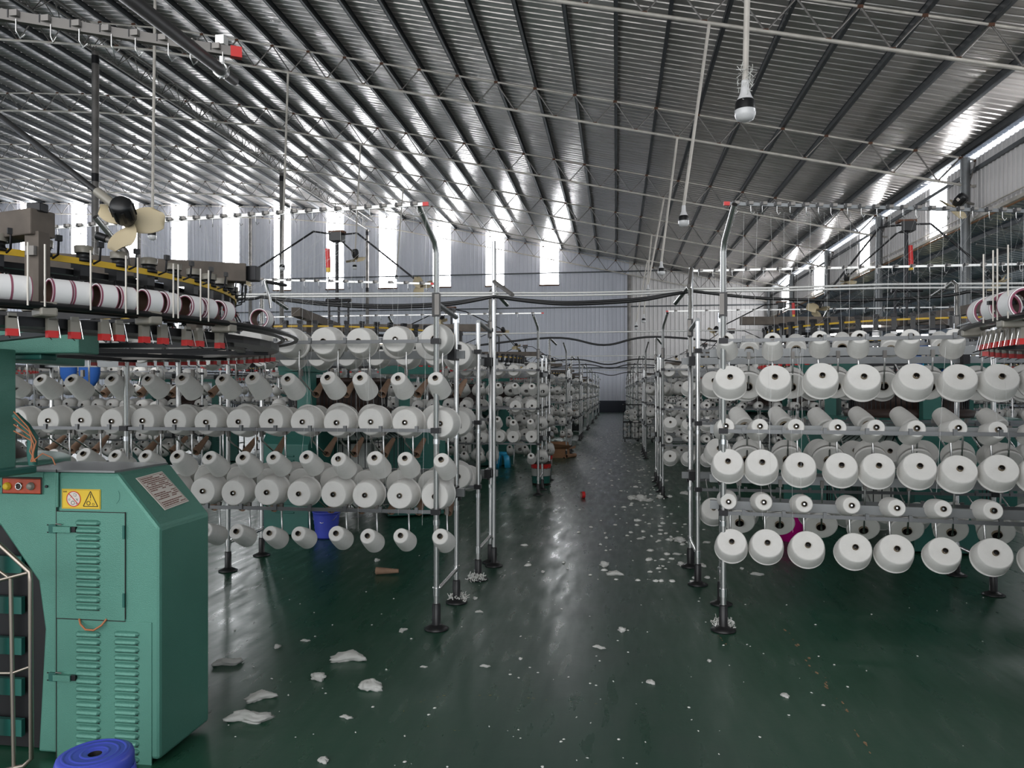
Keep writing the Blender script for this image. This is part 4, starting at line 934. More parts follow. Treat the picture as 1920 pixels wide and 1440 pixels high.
mast((R8.x, R8.y), 2.55, 3.30, [(W(1534, 572, 8.2), 0.28, 0.0, (-0.2, -0.5, -0.8), 0.1, 1.1), (W(1866, 520, 7.6), 0.24, 0.0, (0.5, -0.3, -0.8), 0.4, 1.1), (W(1588, 520, 9.6), 0.1, 0.0, (0, 0.3, -0.9), 0.9, 1.0)], 'black mast with arm fans above the machine behind the right racks')
for k in range(1, 5):
    for X0, s in ((-3.3, 'left'), (3.12, 'right')):
        Y = 8.6 + 6.2 * k; heads = []
        for a in ((20, 130, 250) if s == 'left' else (60, 170, 290)):
            a = math.radians(a + 25 * k); heads.append(((X0 + 1.3 * math.cos(a), Y + 1.3 * math.sin(a), 2.75 + 0.1 * math.sin(3 * a)), 0.35, 0.0, (math.cos(a) * 0.5, math.sin(a) * 0.5, -0.7), a, 1.15))
        mast((X0, Y), 2.6, 3.15, heads, 'small distant fan mast on the %s of the aisle, %s one back' % (s, ORD[k]))
fr = empty('mast_fan', (MC[0], MC[1], 2.1), 'large near fan with beige blades and black motor on a black arm', 'fan', 'cleaning fans above the machines')
o_ = Vector((MC[0], MC[1], 2.1)); kn = W(-150, 102, 3.05) - o_; fp = W(232, 398, 2.75) - o_
b = MB(); b.tube([(0, 0, -0.9), (0, 0, kn.z)], 0.022, 'black_metal', 10); b.build('mast', fr)
b = MB(); b.tube([(0, 0, kn.z), kn, kn.lerp(fp, 0.90)], 0.012, 'black_plastic', 10); b.tube([kn.lerp(fp, 0.88), fp], 0.017, 'dim_plastic', 10); b.build('arm', fr)
mo = fan_head(fr, fp, (-0.30, 0.80, -0.45), 0.55, 1.05)
# wall fan on the right-hand column
q = W(1800, 376, 22.0)
fw = empty('wall_fan', q, 'grey fan clamped to the column on the right wall', 'fan'); fan_head(fw, Vector((0, 0, 0)), (-0.5, 0.6, -0.65), 0.3, 4.0); b = MB(); b.tube([(0, 0, 0), (0.5, 0.3, -0.05)], 0.04, 'truss_metal', 8); b.build('bracket', fw)
# ================================================================== RAILS, CABLES, LAMPS
b = MB(); b.tube([(0, 0, 0), (0, 0, -0.035), (0.010, 0, -0.055), (0.022, 0, -0.040)], 0.0022, 'steel_tube', 5); HOOK = b.mesh('hook')
def guide_rail(a, c, label, n, w=0.022, m='white_tube', clips=True, group='overhead yarn guide rails'):
    a = Vector(a); c = Vector(c); r = empty('yarn_guide_rail', a, label, 'yarn guide rail', group); d = c - a
    b = MB(); b.bar((0, 0, 0), d, w * 0.6, w, m)
    if clips:
        for k in range(n): q = d * ((k + 0.5) / n); b.box(q + Vector((0, -0.012, 0.006)), (0.030, 0.012, 0.018), 'truss_metal'); b.box(q + Vector((-0.018, -0.012, 0.004)), (0.014, 0.016, 0.024), 'black_plastic')
    b.build('bar', r)
    for k in range(n): put('hook', HOOK, r, matrix=Matrix.Translation(d * ((k + 0.35 + rnd.uniform(-0.15, 0.15)) / n) + Vector((0, -0.014, -0.01))) @ Matrix.Rotation(rnd.uniform(-1, 1), 4, 'Z'))
    b = MB(); b.bar((0, 0, 0), -d.normalized() * 0.035, w * 0.75, w * 1.15, 'red_plastic'); b.build('end_cap', r)
    return r
guide_rail(W(793, 383, 4.45), W(-60, 437, 5.2), 'long pale hooked guide rail with red end cap above the nearest left rack', 34, 0.020)
guide_rail(W(1368, 382, 4.5), W(2000, 398, 4.45), 'long grey hooked guide rail with red end cap above the nearest right rack', 24, 0.020, 'beam_grey')
guide_rail(W(432, 97, 2.45), W(-60, 18, 2.15), 'thick grey guide rail high in the top left corner', 9, 0.030, 'truss_metal')
guide_rail(W(808, 532, 6.2), W(430, 523, 6.9), 'thin guide rail with hooks above the second left rack', 14, 0.016)
guide_rail(W(1300, 508, 6.6), W(1930, 495, 6.0), 'thin guide rail with hooks above the second right rack', 20, 0.018)
guide_rail((-1.05, 10.56, 2.62), (-5.2, 10.56, 2.62), 'distant hooked guide rail over the second pair of left racks', 18, 0.016)
guide_rail((0.72, 10.56, 2.62), (4.9, 10.56, 2.62), 'distant hooked guide rail over the second pair of right racks', 20, 0.016)
# clear air tubes and plain conduit runs above the racks
def run(name, pts, r, m, label, cat, group=None, n=8):
    pts = [Vector(p) for p in pts]; o = pts[0]; b = MB(); b.tube([p - o for p in pts], r, m, n); x = b.build(name); x.location = o; tag(x, label, cat, group); return x
def catmull(P, n=10):
    P = [Vector(p) for p in P]; out = []
    for i in range(len(P) - 1):
        p0 = P[max(i - 1, 0)]; p1 = P[i]; p2 = P[i + 1]; p3 = P[min(i + 2, len(P) - 1)]
        for k in range(n):
            t = k / n; out.append(0.5 * ((2 * p1) + (p2 - p0) * t + (2 * p0 - 5 * p1 + 4 * p2 - p3) * t * t + (3 * p1 - p0 - 3 * p2 + p3) * t ** 3))
    out.append(P[-1]); return out
for i, dy in enumerate((0, 5)):
    run('air_tube', [W(-20, 556 + dy, 7.4), W(430, 552 + dy, 6.9), W(927, 549 + dy, 6.42)], 0.010, 'white_tube', '%s clear air tube running left of the tall second-rack post' % ('upper', 'lower')[i], 'air tube', 'clear air tubes')
    run('air_tube', catmull([W(927, 549 + dy, 6.42), W(1060, 549 + dy, 6.45), W(1200, 546 + dy, 6.5), W(1300, 541 + dy, 6.55)], 6), 0.008, 'white_tube', '%s clear air tube spanning the aisle above the racks' % ('upper', 'lower')[i], 'air tube', 'clear air tubes')
    run('air_tube', [W(1300, 541 + dy, 6.55), W(1450, 540 + dy, 6.4), W(1660, 533 + dy * 1.4, 6.3), W(1960, 531 + dy * 1.6, 6.1)], 0.010, 'white_tube', '%s clear air tube running right of the tall second-rack post' % ('upper', 'lower')[i], 'air tube', 'clear air tubes')
def cable(P, label, r=0.013, k=0):
    return run('power_cable', catmull(P, 8), r, 'black_plastic', label, 'cable', 'black sagging cables')
cable([W(-30, 552, 7.2), W(230, 552, 7.0), W(440, 561, 6.8), W(490, 557, 6.7)], 'black cable running behind the left machine ring')
for i, dy in enumerate((0, 3.5)):
    cable([W(490, 557, 6.7), W(600, 567 + dy, 6.6), W(720, 573 + dy, 6.5), W(840, 568 + dy, 6.4), W(927, 556, 6.38)], '%s black cable drooping over the left racks to the tall post' % ('upper', 'lower')[i])
    cable([W(927, 556, 6.38), W(990, 563 + dy * 0.6, 6.42), W(1070, 567 + dy, 6.45), W(1190, 561 + dy, 6.5), W(1260, 551 + dy * 0.4, 6.5), W(1300, 546, 6.55)], '%s black cable sagging across the aisle' % ('upper', 'lower')[i])
cable([W(1300, 546, 6.55), W(1400, 557, 6.4), W(1500, 562, 6.3), W(1620, 563, 6.2), W(1760, 556, 6.1), W(1815, 547, 6.0)], 'black cable drooping over the right racks', 0.013)
cable([W(1815, 547, 6.0), W(1870, 549, 5.9), W(1960, 551, 5.8)], 'black cable leaving at the right edge')
for k in range(1, 5):
    Y = 6.45 + 6.2 * k; zz = 2.42 if k % 2 else 2.32
    cable([(-5.2, Y, zz - 0.1), (-3.2, Y, zz - 0.18), (-1.1, Y, zz), (-0.2, Y, zz - 0.13), (0.65, Y, zz), (2.7, Y, zz - 0.16), (4.8, Y, zz - 0.05)], 'distant black cable across the aisle, %s one back' % ORD[k], 0.017)
    run('air_tube', [(-5.2, Y - 0.1, zz + 0.06), (4.8, Y - 0.1, zz + 0.1)], 0.012, 'white_tube', 'distant pale air tube across the aisle, %s one back' % ORD[k], 'air tube', 'clear air tubes')
# tall poles with a slanting brace between the racks of the second pair
def pole(P, h, tip, label, r=0.018):
    P = Vector(P); x = empty('guide_pole', P, label, 'steel pole', 'tall guide poles beside the aisle'); b = MB(); b.tube([(0, 0, 0.1), (0, 0, h)], r, 'steel_tube', 12); b.build('tube', x)
    b = MB(); t = Vector(tip) - P; s = Vector((0, 0, h - 0.01)) if t.z > h - 0.3 else Vector((0, 0, t.z + 0.16)); b.tube([s, t], r * 0.95, 'truss_metal', 10); b.build('brace', x); put('foot', FOOT, x); return x
p = floor_pt(925, 1063); pole((p.x, p.y + 0.03, 0), 2.80, W(961, 553, 6.1), 'tall slim pole beside the second left rack, reaching above the cables')
p = floor_pt(1296, 1062); pole((p.x, p.y, 0), 2.57, W(1292, 536, 5.9), 'tall slim pole beside the second right rack, brace at its top')
# near bent pole whose arm reaches down into the top left corner
x = empty('bent_pole', (-0.95, 0.9, 0), 'thick dark steel pipe slanting down from the top left, open end towards the hall', 'steel pole')
o_ = Vector((-0.95, 0.9, 0)); b = MB(); t = W(438, 150, 2.66) - o_; s = W(240, -5, 1.77) - o_; b.tube([(0, 0, 0.1), (0, 0, 2.25), s, t], 0.019, 'black_metal', 14); b.tube([t.lerp(s, -0.001), t.lerp(s, -0.006)], 0.016, 'dark_hole', 12); b.build('tube', x)
b = MB(); q = s.lerp(t, 0.84); b.tube([q + Vector((0, 0, -0.03)), q + Vector((0, 0, 0.09))], 0.010, 'chrome', 8); b.tube([q.lerp(s, 0.03), q.lerp(t, 0.05)], 0.025, 'steel_tube', 12); b.box(q + Vector((0, 0, 0.10)), (0.03, 0.03, 0.03), 'white_tube'); b.build('clamp', x); put('foot', FOOT, x)
# hanging lamps: a thin conduit down from the truss and a bulb
def bulb_lamp(top, bot, s, label, clear=False, fluff=False):
    bot = Vector(bot); Yt = min(TRY, key=lambda y: abs(y - top[2])); t_ = on_y(top[0], top[1], Yt); top = Vector((t_.x, Yt, roof_z(t_.x) - PH - TD)); bot.y = Yt + (bot.y - Yt) * 0.5; r = empty('pendant_lamp', bot, label, 'pendant lamp', 'pendant lamps under the roof'); d = (top - bot)
    b = MB(); b.tube([Vector((0, 0, 0.33 * s)), d], 0.036 if s > 0.7 else 0.03, 'cream_pipe', 8); b.build('conduit', r)
    b = MB(); b.lathe([(0.045 * s, 0.34 * s), (0.05 * s, 0.26 * s), (0.055 * s, 0.20 * s), (0.085 * s, 0.13 * s), (0.105 * s, 0.095 * s)], 'white_spool', 20); b.build('lamp_holder', r)
    b = MB(); b.lathe([(0.105 * s, 0.095 * s), (0.124 * s, 0.05 * s), (0.127 * s, -0.03 * s)], 'black_plastic', 20); b.build('heat_sink', r)
    b = MB(); b.lathe([(0.127 * s, -0.03 * s), (0.127 * s, -0.09 * s), (0.10 * s, -0.145 * s), (0.05 * s, -0.165 * s), (0, -0.17 * s)], 'bulb_glass', 24); b.build('bulb', r)
    if fluff:
        b = MB()
        for k in range(90):
            z = rnd.uniform(0.0, 0.5) * s; a = rnd.uniform(0, 6.28); rr = rnd.uniform(0.03, 0.10) * s; p = Vector((rr * math.cos(a), rr * math.sin(a), z)); b.tube([p, p + Vector((rnd.gauss(0, 0.05), rnd.gauss(0, 0.05), rnd.gauss(0, 0.05)))], 0.004, 'lint', 3)
        q = b.build('lint_tuft', r); q['kind'] = 'stuff'
    return r
bulb_lamp((1414, -60, 9.6), W(1397, 203, 9.3), 1.0, 'large pendant bulb nearest the camera, fuzzed with lint, upper right', fluff=True)
bulb_lamp((1330, 50, 17.3), W(1282, 412, 16.9), 0.95, 'second pendant bulb hanging from the leaning conduit, centre right')
bulb_lamp((1270, 250, 25.0), W(1240, 508, 24.6), 0.9, 'third pendant bulb back, above the aisle')
bulb_lamp((1245, 355, 32.7), W(1215, 547, 32.2), 0.9, 'fourth pendant bulb back, just under the black cable')
bulb_lamp((1222, 420, 40.4), W(1207, 600, 39.8), 0.9, 'fifth pendant bulb back, in front of the end wall')
bulb_lamp((1214, 455, 48.1), W(1193, 613, 47.5), 0.9, 'farthest pendant bulb, lowest in front of the end wall')
bulb_lamp((292, 0, 17.3), W(285, 440, 18.7), 0.8, 'pendant bulb on the long straight conduit, upper left')
bulb_lamp((540, 128, 25.0), W(527, 500, 26.2), 0.8, 'pendant bulb in front of the inner column')
bulb_lamp((676, 258, 32.7), W(665, 500, 34.0), 0.8, 'pendant bulb behind the fan mast of the left machine')
bulb_lamp((756, 340, 40.4), W(745, 520, 42.0), 0.8, 'small distant pendant bulb left of the nearest rack post')
# tube lamps under the machine rings
for px, py, d, L, lab in ((255, 686, 11.5, 0.75, 'glowing tube lamp behind the left racks, leftmost'), (520, 694, 12.5, 0.45, 'short glowing tube lamp behind the left racks, right of the first'), (1634, 611, 8.6, 0.28, 'short glowing tube lamp among the feeders behind the right racks'),
        (930, 701, 17.0, 0.45, 'glowing tube lamp between the left racks of the second pair'), (1312, 700, 17.5, 0.35, 'glowing tube lamp between the right racks of the second pair')):
    q = W(px, py, d); x = empty('tube_lamp', q, lab, 'tube lamp', 'tube lamps under the machine rings'); b = MB(); b.tube([(-L / 2, 0, 0), (L / 2, 0, 0)], 0.016, 'lamp_white', 8); b.build('tube', x); b = MB(); b.box((0, 0.01, 0.026), (L + 0.04, 0.04, 0.016), 'white_tube'); b.build('batten', x)

for i, (X, Y) in enumerate(((13.0, 17.0), (13.6, 23.0), (13.2, 29.5), (13.8, 37.0), (13.4, 45.0))):
    x = empty('tube_lamp', (X, Y, 3.9), 'warm tube lamp under the lean-to roof beyond the right wall, %s from the camera' % ORD[i], 'tube lamp', 'warm tube lamps in the lean-to'); b = MB(); b.tube([(0, -0.6, 0), (0, 0.6, 0)], 0.018, 'lamp_warm', 8); b.build('tube', x); b = MB(); b.box((0, 0, -0.03), (0.05, 1.25, 0.02), 'white_tube'); b.build('batten', x)
    b = MB(); z = WZ - 2.55 * (X - XR) / 12.9; b.tube([(0, -0.5, -0.02), (0, -0.5, z - 3.9)], 0.006, 'black_metal', 5); b.tube([(0, 0.5, -0.02), (0, 0.5, z - 3.9)], 0.006, 'black_metal', 5); b.build('hanger', x)
# ================================================================== FLOOR THINGS
def stool(P, h, rt, rb, m, label, sides=28):
    x = empty('plastic_stool', P, label, 'stool'); b = MB()
    b.lathe([(0.022, h - 0.004), (0.03, h), (rt * 0.86, h), (rt * 0.96, h - 0.006), (rt, h - 0.02), (rt, h - 0.05), (rt * 0.97, h - 0.055)], m, sides)
    for r in (0.30, 0.55, 0.75): b.lathe([(rt * r, h), (rt * r + 0.003, h + 0.0025), (rt * r + 0.008, h + 0.0025), (rt * r + 0.011, h)], m, sides)
    b.lathe([(0.022, h - 0.004), (0.02, h - 0.02)], 'dark_hole', 16); b.build('seat', x)
    b = MB()
    for k in range(4):
        pr = []
        for t in range(7): a = 2 * PI * (k + 0.12 + 0.76 * t / 6) / 4; pr.append(a)
        vs = [(rt * 0.97 * math.cos(a), rt * 0.97 * math.sin(a), h - 0.055) for a in pr] + [((rt + rb) / 2 * math.cos(pr[3] + (a - pr[3]) * 0.8), (rt + rb) / 2 * math.sin(pr[3] + (a - pr[3]) * 0.8), h * 0.45) for a in pr] + [(rb * math.cos(pr[3] + (a - pr[3]) * 0.72), rb * math.sin(pr[3] + (a - pr[3]) * 0.72), 0) for a in pr]
        b = MB(); b.add(vs, [(r * 7 + j, r * 7 + j + 1, r * 7 + j + 8, r * 7 + j + 7) for r in (0, 1) for j in range(6)], m, True); q = b.build('leg', x)
        s = q.modifiers.new('thickness', 'SOLIDIFY'); s.thickness = 0.006
    return x
p = W(178, 1411, 2.55); stool((p.x, p.y, 0), p.z, 0.122, 0.145, 'blue_plastic', 'blue round plastic stool in front of the green cabinet, bottom left')
p = floor_pt(943, 876); stool((p.x, p.y, 0), 0.30, 0.125, 0.165, 'cyan_plastic', 'light blue plastic stool under the second left racks')
p = floor_pt(612, 1008); x = empty('plastic_bucket', (p.x, p.y, 0), 'blue ribbed plastic bucket behind the nearest left rack', 'bucket')
b = MB(); b.lathe([(0.0, 0.01), (0.10, 0.01), (0.105, 0.0)] + [(0.105 + 0.03 * t / 12 + (0.004 if t % 2 else 0), 0.26 * t / 12) for t in range(1, 13)] + [(0.142, 0.262), (0.142, 0.272), (0.13, 0.272), (0.10, 0.02), (0, 0.02)], 'blue_plastic', 28); b.build('body', x)
b = MB(); b.tube([(-0.14, 0, 0.262), (-0.11, -0.08, 0.20), (0, -0.13, 0.17), (0.11, -0.08, 0.20), (0.14, 0, 0.262)], 0.003, 'chrome', 6); b.build('handle', x)
def tin(P, s, label, band):
    x = empty('paint_bucket', P, label, 'paint bucket'); b = MB(); b.lathe([(0, 0), (0.125 * s, 0), (0.145 * s, 0.30 * s), (0.15 * s, 0.31 * s), (0.15 * s, 0.33 * s), (0.135 * s, 0.33 * s), (0.12 * s, 0.03), (0, 0.03)], 'sign_black', 24)
    b.lathe([(0.1275 * s, 0.03 * s), (0.1345 * s, 0.13 * s)], 'green_dull_and_shaded', 24); b.lathe([(0.1355 * s, 0.135 * s), (0.1425 * s, 0.24 * s)], 'paint_tin', 24); b.lathe([(0.143 * s, 0.245 * s), (0.1475 * s, 0.305 * s)], band, 24); b.build('body', x)
    b = MB(); b.tube([(-0.15 * s, 0, 0.31 * s), (-0.1 * s, -0.12 * s, 0.24 * s), (0.1 * s, -0.12 * s, 0.24 * s), (0.15 * s, 0, 0.31 * s)], 0.004, 'chrome', 6); b.build('handle', x)
p = floor_pt(1011, 910); tin((p.x + 0.02, p.y + 0.1, 0), 1.12, 'red, white and green paint bucket by the foot of the second left racks', 'red_plastic')
p = floor_pt(1012, 893); tin((p.x + 0.03, p.y + 0.45, 0), 1.1, 'second paint bucket standing just behind the front one', 'red_plastic')
# open cardboard box with a flap towards the aisle
p = floor_pt(1045, 857); x = empty('cardboard_box', (p.x, p.y, 0), 'open brown cardboard box with raised flaps beside the left racks', 'cardboard box')
b = MB(); 
for c, s in (((0, -0.2, 0.10), (0.55, 0.006, 0.20)), ((0, 0.2, 0.10), (0.55, 0.006, 0.20)), ((-0.272, 0, 0.10), (0.006, 0.4, 0.20)), ((0.272, 0, 0.10), (0.006, 0.4, 0.20)), ((0, 0, 0.005), (0.55, 0.4, 0.006))): b.box(c, s, 'cardboard')
b.build('body', x)
for pts in ([(-0.27, -0.2, 0.2), (0.27, -0.2, 0.2), (0.34, -0.36, 0.29), (-0.16, -0.36, 0.34)], [(0.27, -0.2, 0.2), (0.27, 0.2, 0.2), (0.42, 0.2, 0.26), (0.42, -0.2, 0.22)], [(-0.27, 0.2, 0.2), (0.27, 0.2, 0.2), (0.22, 0.36, 0.33), (-0.27, 0.36, 0.33)], [(-0.27, -0.2, 0.2), (-0.27, 0.2, 0.2), (-0.45, 0.2, 0.31), (-0.45, -0.2, 0.30)]):
    b = MB(); b.prism(pts, (0, 0, 0.005), 'cardboard'); b.build('flap', x)
p = floor_pt(1070, 858); x = empty('cardboard_tube', (p.x, p.y, 0.045), 'thick brown cardboard tube lying beside the open box', 'cardboard tube')
b = MB(); d = Vector((0.30, 0.62, 0)).normalized() * 0.42; T = aim(-d * 0.5, d); b.lathe([(0.045, 0), (0.045, 0.42), (0.036, 0.42), (0.036, 0), (0.045, 0)], 'cardboard', 20, T); b.build('tube', x)
p = floor_pt(1093, 934); x = empty('tape_roll', (p.x, p.y, 0.047), 'roll of red tape standing on its edge in the aisle', 'tape roll')
b = MB(); T = Matrix.Rotation(math.radians(70), 4, 'Y'); T = Matrix.Rotation(math.radians(20), 4, 'Z') @ Matrix.Rotation(PI / 2, 4, 'Y') @ Matrix.Translation((0, 0, -0.025)); b.lathe([(0.047, 0), (0.047, 0.05), (0.038, 0.05), (0.038, 0), (0.047, 0)], 'maroon', 24, T); b.lathe([(0.0475, 0.004), (0.0475, 0.046)], 'red_plastic', 24, T); b.build('tape', x)
b = MB(); b.lathe([(0.038, 0.001), (0.034, 0.001), (0.034, 0.049), (0.038, 0.049)], 'paper', 24, T); b.build('core', x)
p = floor_pt(727, 1078); d = Vector((1.0, 0.10, 0.0)); o = place_empty(p + Vector((-0.10, 0, 0.031)), d, 'loose brown cardboard cone lying on the green floor, lower left', 'loose cone on floor')
o.scale = (1.0, 1.0, 1.05)
# dark wheeled bin and wire trolley full of cones
p = floor_pt(1083, 810); x = empty('waste_bin', (p.x, p.y, 0), 'dark bin with a yellow-brown bag beside the far left racks', 'bin')
b = MB(); b.prism([(-0.20, -0.22, 0.06), (0.20, -0.22, 0.06), (0.24, -0.26, 0.62), (-0.24, -0.26, 0.62)], (0, 0.46, 0), 'black_plastic'); b.build('body', x, 0.02); b = MB(); b.sphere((0, -0.02, 0.72), 0.19, 'cardboard', 12, (1, 1, 0.8)); b.build('bag', x)
for sx in (-0.18, 0.18):
    b = MB(); b.tube([(sx - 0.02, -0.15, 0.06), (sx + 0.02, -0.15, 0.06)], 0.06, 'black_metal', 12); b.build('wheel', x)
p = floor_pt(1197, 829); x = empty('wire_trolley', (p.x, p.y, 0), 'wire cage trolley heaped with yarn cones on the right of the aisle', 'trolley')
b = MB(); 
for z in (0.12, 0.6, 1.12):
    for a, c in (((-0.45, -0.3), (0.45, -0.3)), ((0.45, -0.3), (0.45, 0.3)), ((0.45, 0.3), (-0.45, 0.3)), ((-0.45, 0.3), (-0.45, -0.3))): b.tube([(a[0], a[1], z), (c[0], c[1], z)], 0.013, 'black_metal', 6)
for i in range(9):
    X = -0.45 + 0.1125 * i; b.tube([(X, -0.3, 0.12), (X, -0.3, 1.12 if i % 4 == 0 else 0.6)], 0.009, 'black_metal', 5); b.tube([(X, 0.3, 0.12), (X, 0.3, 0.6)], 0.009, 'black_metal', 5)
b.build('cage', x)
for sx in (-0.4, 0.4):
    for sy in (-0.26, 0.26): b = MB(); b.tube([(sx - 0.015, sy, 0.05), (sx + 0.015, sy, 0.05)], 0.05, 'black_plastic', 12); b.build('wheel', x)
tn = 0
for lay, z in ((0, 0.20), (1, 0.38), (2, 0.56), (3, 0.74), (4, 0.90)):
    for i in range(4):
        tn += 1; a = rnd.uniform(0, 6.28); d = Vector((math.sin(a) * 0.6, -0.8, rnd.uniform(-0.2, 0.4))); q = p + Vector((-0.33 + 0.22 * i, -0.14, z + rnd.uniform(-0.01, 0.02)))
        o = place_cone(('large', 'small')[tn % 2], q, d, 'white yarn cone lying in the wire trolley', 'cones heaped in the wire trolley')
        o['label'] = 'white yarn cone in the wire trolley, %s layer up, %s from the left' % (ORD[lay], ORD[i])
p = floor_pt(1484, 1012); x = empty('plastic_basket', (p.x, p.y, 0), 'bright magenta plastic basket half hidden behind the nearest right rack', 'basket')
b = MB(); b.lathe([(0, 0.0), (0.13, 0.0), (0.17, 0.26), (0.18, 0.27), (0.165, 0.27), (0.125, 0.01), (0, 0.01)], 'magenta_plastic', 24); b.build('body', x)
for i, (px, py, d, s) in enumerate(((1725, 672, 7.3, 0.20), (1745, 688, 7.2, 0.14), (1768, 676, 7.3, 0.22), (168, 692, 8.6, 0.24), (128, 690, 8.7, 0.2))):
    q = W(px, py, d); x = MB(); 
    for k in range(1): x.sphere((0, 0, 0), s, 'cyan_plastic' if i == 1 else 'blue_cloth', 14, (0.55, 0.3, 0.9))
    y = x.build('cloth_bag'); y.location = q; tag(y, ('dark blue cloth bag hanging behind the right racks, left of the pale one', 'pale blue round bag hanging behind the right racks', 'dark blue cloth bag hanging behind the right racks, right of the pale one', 'blue cloth bag hanging behind the left racks', 'smaller blue cloth bag left of the other behind the left racks')[i], 'bag')
# red-handled tool and fire red labels on masts
for px, py, d, lab in ((614, 486, 8.6, 'red and yellow handle hanging beside the left fan mast'), (1706, 481, 8.2, 'red tag beside the right fan mast'), (1487, 580, 14.0, 'small red tag on the distant right fan mast')):
    q = W(px, py, d); b = MB(); b.tube([(0, 0, 0.12), (0.01, 0, -0.10)], 0.028, 'red_plastic', 10); b.tube([(0.01, 0, -0.10), (0.012, 0, -0.15)], 0.024, 'yellow_belt', 10); b.tube([(0.012, 0, -0.15), (0, 0, -0.5)], 0.006, 'black_metal', 5); y = b.build('tool_handle'); y.location = q; tag(y, lab, 'tool handle')

# ================================================================== LINT ON THE FLOOR
def lint_mesh(seed, elong=1.0):
    b = MB(); b.sphere((0, 0, 0), 1.0, 'lint', 30); me = b
    r = random.Random(seed); o = Vector((r.random() * 50, r.random() * 50, 0)); vs = []
    for v in me.v:
        v = Vector(v); n = noise.noise(v * 1.5 + o) * 0.42 + noise.noise(v * 3.7 + o) * 0.26 + noise.noise(v * 9 + o) * 0.11
        q = v * (1 + n); q.x *= elong; q.y = q.y * (1.0 if elong < 1.6 else 0.75) + (0.35 * math.sin(q.x * 1.6 + seed) if elong > 1.1 else 0); q.z = max(q.z, -0.55) ; vs.append(((q.x), q.y, (q.z + 0.55) * 0.62))
    me.v = vs; return me.mesh('lint_clump')
LINT = [lint_mesh(i, e) for i, e in enumerate((1.0, 1.8, 1.2, 2.4, 1.0, 1.5))]
big = [  # px, py, width px, mesh, turn, where
    (427, 1245, 62, 3, 0.55, 'long torn lint clump beside the green cabinet, left of the floor'), (652, 1238, 70, 1, 0.12, 'thick lint roll at the centre left of the floor'), (597, 1273, 28, 0, 0.8, 'small two-lobed lint clump left of the thick roll'),
    (695, 1291, 44, 2, 0.4, 'plump lint clump right below the thick roll'), (487, 1311, 60, 1, 0.6, 'ragged lint clump near the bottom of the cabinet'), (468, 1350, 96, 3, 0.2, 'longest lint roll at the bottom left of the floor'),
    (755, 1184, 24, 1, 1.2, 'upright lint clump left of the nearest rack foot'), (573, 1202, 20, 3, 0.1, 'thin lint scrap above the thick roll'), (520, 1214, 14, 0, 0, 'tiny lint scrap left of the thick roll'),
    (707, 1052, 12, 0, 0, 'tiny lint scrap above the brown cone'), (898, 1148, 16, 1, 0, 'lint clump right of the nearest left rack foot'), (891, 1123, 10, 0, 0, 'small lint scrap just above another by the nearest left rack'),
    (910, 1250, 22, 3, 0, 'flat lint scrap at the centre of the floor'), (795, 1251, 16, 3, 0.1, 'faint lint scrap between the thick roll and the centre'), (1133, 1061, 20, 0, 0, 'round lint clump in the aisle, above the flat one'),
    (1152, 1078, 34, 1, -0.1, 'flat white lint clump in the middle of the aisle'), (1166, 1183, 17, 0, 0, 'white lint lump in the aisle, level with the rack feet'), (1124, 1215, 27, 3, -0.4, 'thin grey lint strip in the aisle foreground'),
    (1202, 938, 24, 0, 0, 'large lint heap on the right of the aisle'), (1186, 936, 20, 4, 0, 'left part of the lint heap on the right of the aisle'), (1216, 940, 20, 5, 0, 'right part of the lint heap on the right of the aisle'),
    (1237, 934, 15, 0, 0, 'lint lump just right of the lint heap'), (1284, 927, 18, 2, 0, 'lint lump behind the second right rack post'), (1200, 1011, 14, 1, 0, 'lint scrap beside the tan scuff in the aisle'),
    (1275, 1016, 22, 0, 0.2, 'fluffy lint lump at the foot of the second right rack'), (1258, 1014, 9, 0, 0, 'tiny lint ball left of the fluffy lump'), (1325, 1018, 20, 3, 0.5, 'lint strand between the two right racks'),
    (1270, 1040, 20, 3, 0, 'flat lint strip left of the right rack foot'), (1277, 1060, 16, 0, 0, 'lint clump left of the second right rack foot'), (1316, 1062, 16, 2, 0, 'lint clump right of the second right rack foot'),
    (1391, 1067, 8, 0, 0, 'tiny lint scrap below the right rack cones'), (1420, 1078, 28, 3, -0.1, 'thin lint strand below the right rack cones'), (1220, 1281, 17, 2, 0, 'lint scrap in the lower aisle'),
    (1472, 1306, 17, 2, -0.4, 'lint scrap in the lower right foreground'), (1018, 1073, 8, 0, 0, 'single lint speck in the bright strip of floor'), (976, 1236, 8, 0, 0, 'tiny speck of lint near the centre foreground'),
    (650, 1346, 28, 3, -0.2, 'faint flat lint scrap at the bottom, left of centre'), (606, 1428, 22, 2, 0, 'lint scrap at the very bottom edge'), (1330, 1240, 9, 0, 0, 'lone lint speck right of centre foreground')]
for px, py, wpx, mi, tn_, lab in big:
    p = floor_pt(px, py); d = p.y * CS - p.x * SN; wd = wpx * d / FPX; el = (1.0, 1.8, 1.2, 2.4, 1.0, 1.5)[mi]; s = wd / (2.3 * el) * 1.0
    y = put('lint_clump', LINT[mi]); y.location = p; y.rotation_euler = (0, 0, tn_); y.scale = (s, s * 1.25, s * 0.9); tag(y, lab, 'lint clump', 'lint clumps on the floor')
b = MB(); tmp = LINT[0]; base_v = [v.co.copy() for v in tmp.vertices][::1]; base_f = [tuple(p.vertices) for p in tmp.polygons]
def speck(p, s, sy):
    b2 = MB(); b2.sphere((0, 0, 0), 1.0, 'lint', 8); a = rnd.uniform(0, 6.28); R = Matrix.Rotation(a, 3, 'Z')
    b.add([R @ Vector((v[0] * s * rnd.uniform(0.6, 1.3), v[1] * sy * rnd.uniform(0.6, 1.3), max(v[2], -0.3) * s * 0.45 * rnd.uniform(0.6, 1.2))) + p for v in b2.v], b2.f, 'lint', True)
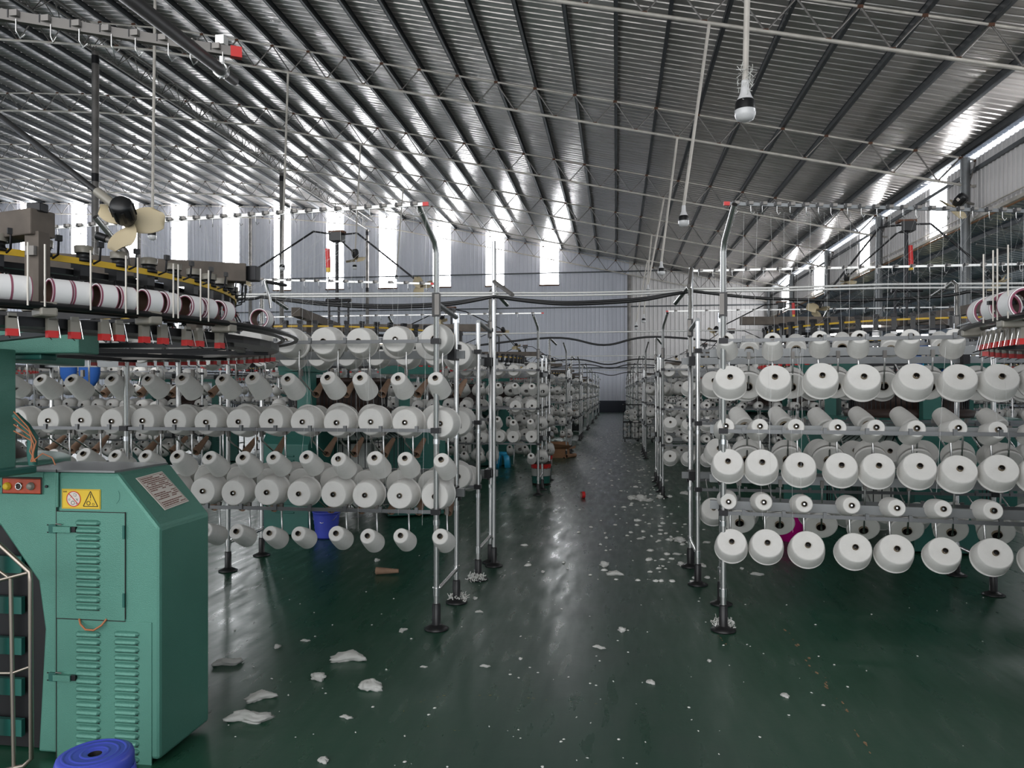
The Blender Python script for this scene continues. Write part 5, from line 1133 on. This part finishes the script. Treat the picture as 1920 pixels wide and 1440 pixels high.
for i in range(330):
    Y = 6 + 24 * rnd.random() ** 1.3; X = (0.05 + 0.42 * rnd.gauss(0, 1)) if rnd.random() < 0.55 else (0.5 + 0.2 * rnd.gauss(0, 1)); s = rnd.uniform(0.010, 0.036) * (1.7 if rnd.random() < 0.12 else 1)
    if X < -0.9: continue
    speck(Vector((X, Y, 0.004)), s, s * rnd.uniform(0.4, 1))
for i in range(150):
    p = floor_pt(rnd.uniform(390, 1900), 1040 + 400 * rnd.random()); s = rnd.uniform(0.003, 0.009); speck(p + Vector((0, 0, 0.002)), s, s * rnd.uniform(0.3, 1))
y = b.build('lint_specks'); tag(y, 'countless small specks of lint scattered over the green floor', 'lint', kind='stuff')
# lint caught on the feet of the racks
for px, py, lab in ((1357, 1172, 'white lint tangled round the nearest right rack foot'), (893, 1085, 'white lint tangled round the short post foot of the second left rack'), (858, 1122, 'tuft of lint on the rear foot of the nearest left rack')):
    p = floor_pt(px, py + 6); b = MB()
    for k in range(140):
        a = rnd.uniform(0, 6.28); r = rnd.uniform(0.02, 0.075); q = Vector((r * math.cos(a), r * math.sin(a), rnd.uniform(0.006, 0.05) * (1.3 - r * 6 if r < 0.15 else 0.2) + 0.004)); b.tube([q, q + Vector((rnd.gauss(0, 0.012), rnd.gauss(0, 0.012), abs(rnd.gauss(0, 0.010))))], 0.0030, 'lint', 3)
    y = b.build('lint_tuft'); y.location = (p.x, p.y, 0); tag(y, lab, 'lint tuft', kind='stuff')
# fine yarns running from the cones up to the rails and over to the machines
b = MB()
def th(a, c, sag=0.02, r=0.0006):
    a = Vector(a); c = Vector(c); m = (a + c) / 2 - Vector((0, 0, sag)); b.tube([a, m, c], r, 'thread', 3, False)
for i in range(34):
    px = 40 + 23 * i; top = W(px, 440 - px * 0.064 + 8, 4.5 + (800 - px) * 0.0008); bot = on_y(px + rnd.uniform(-10, 10), 640, 4.62); th(bot, top, 0.0)
    q = Vector((-3.3 + rnd.uniform(-1.2, 1.4), 7.3, 2.1)) if i % 3 else Vector((-2.2, 3.9, 2.0)); th(top, q, 0.03)
for i in range(22):
    px = 1395 + 25 * i; top = W(px, 398, 4.5); th(on_y(px + rnd.uniform(-10, 10), 640, 4.75), top, 0.0); th(top, Vector((3.1 + rnd.uniform(-1.3, 1.3), 7.4, 2.1)), 0.03)
for i in range(24):
    px = rnd.choice([rnd.uniform(380, 820), rnd.uniform(1370, 1900)]); th(on_y(px, rnd.uniform(780, 1000), 4.5), on_y(px + rnd.uniform(-25, 25), 650, 4.55), 0.0)
y = b.build('yarn_threads'); tag(y, 'fine white yarns running from the cones to the rails and machines', 'yarn', kind='stuff')
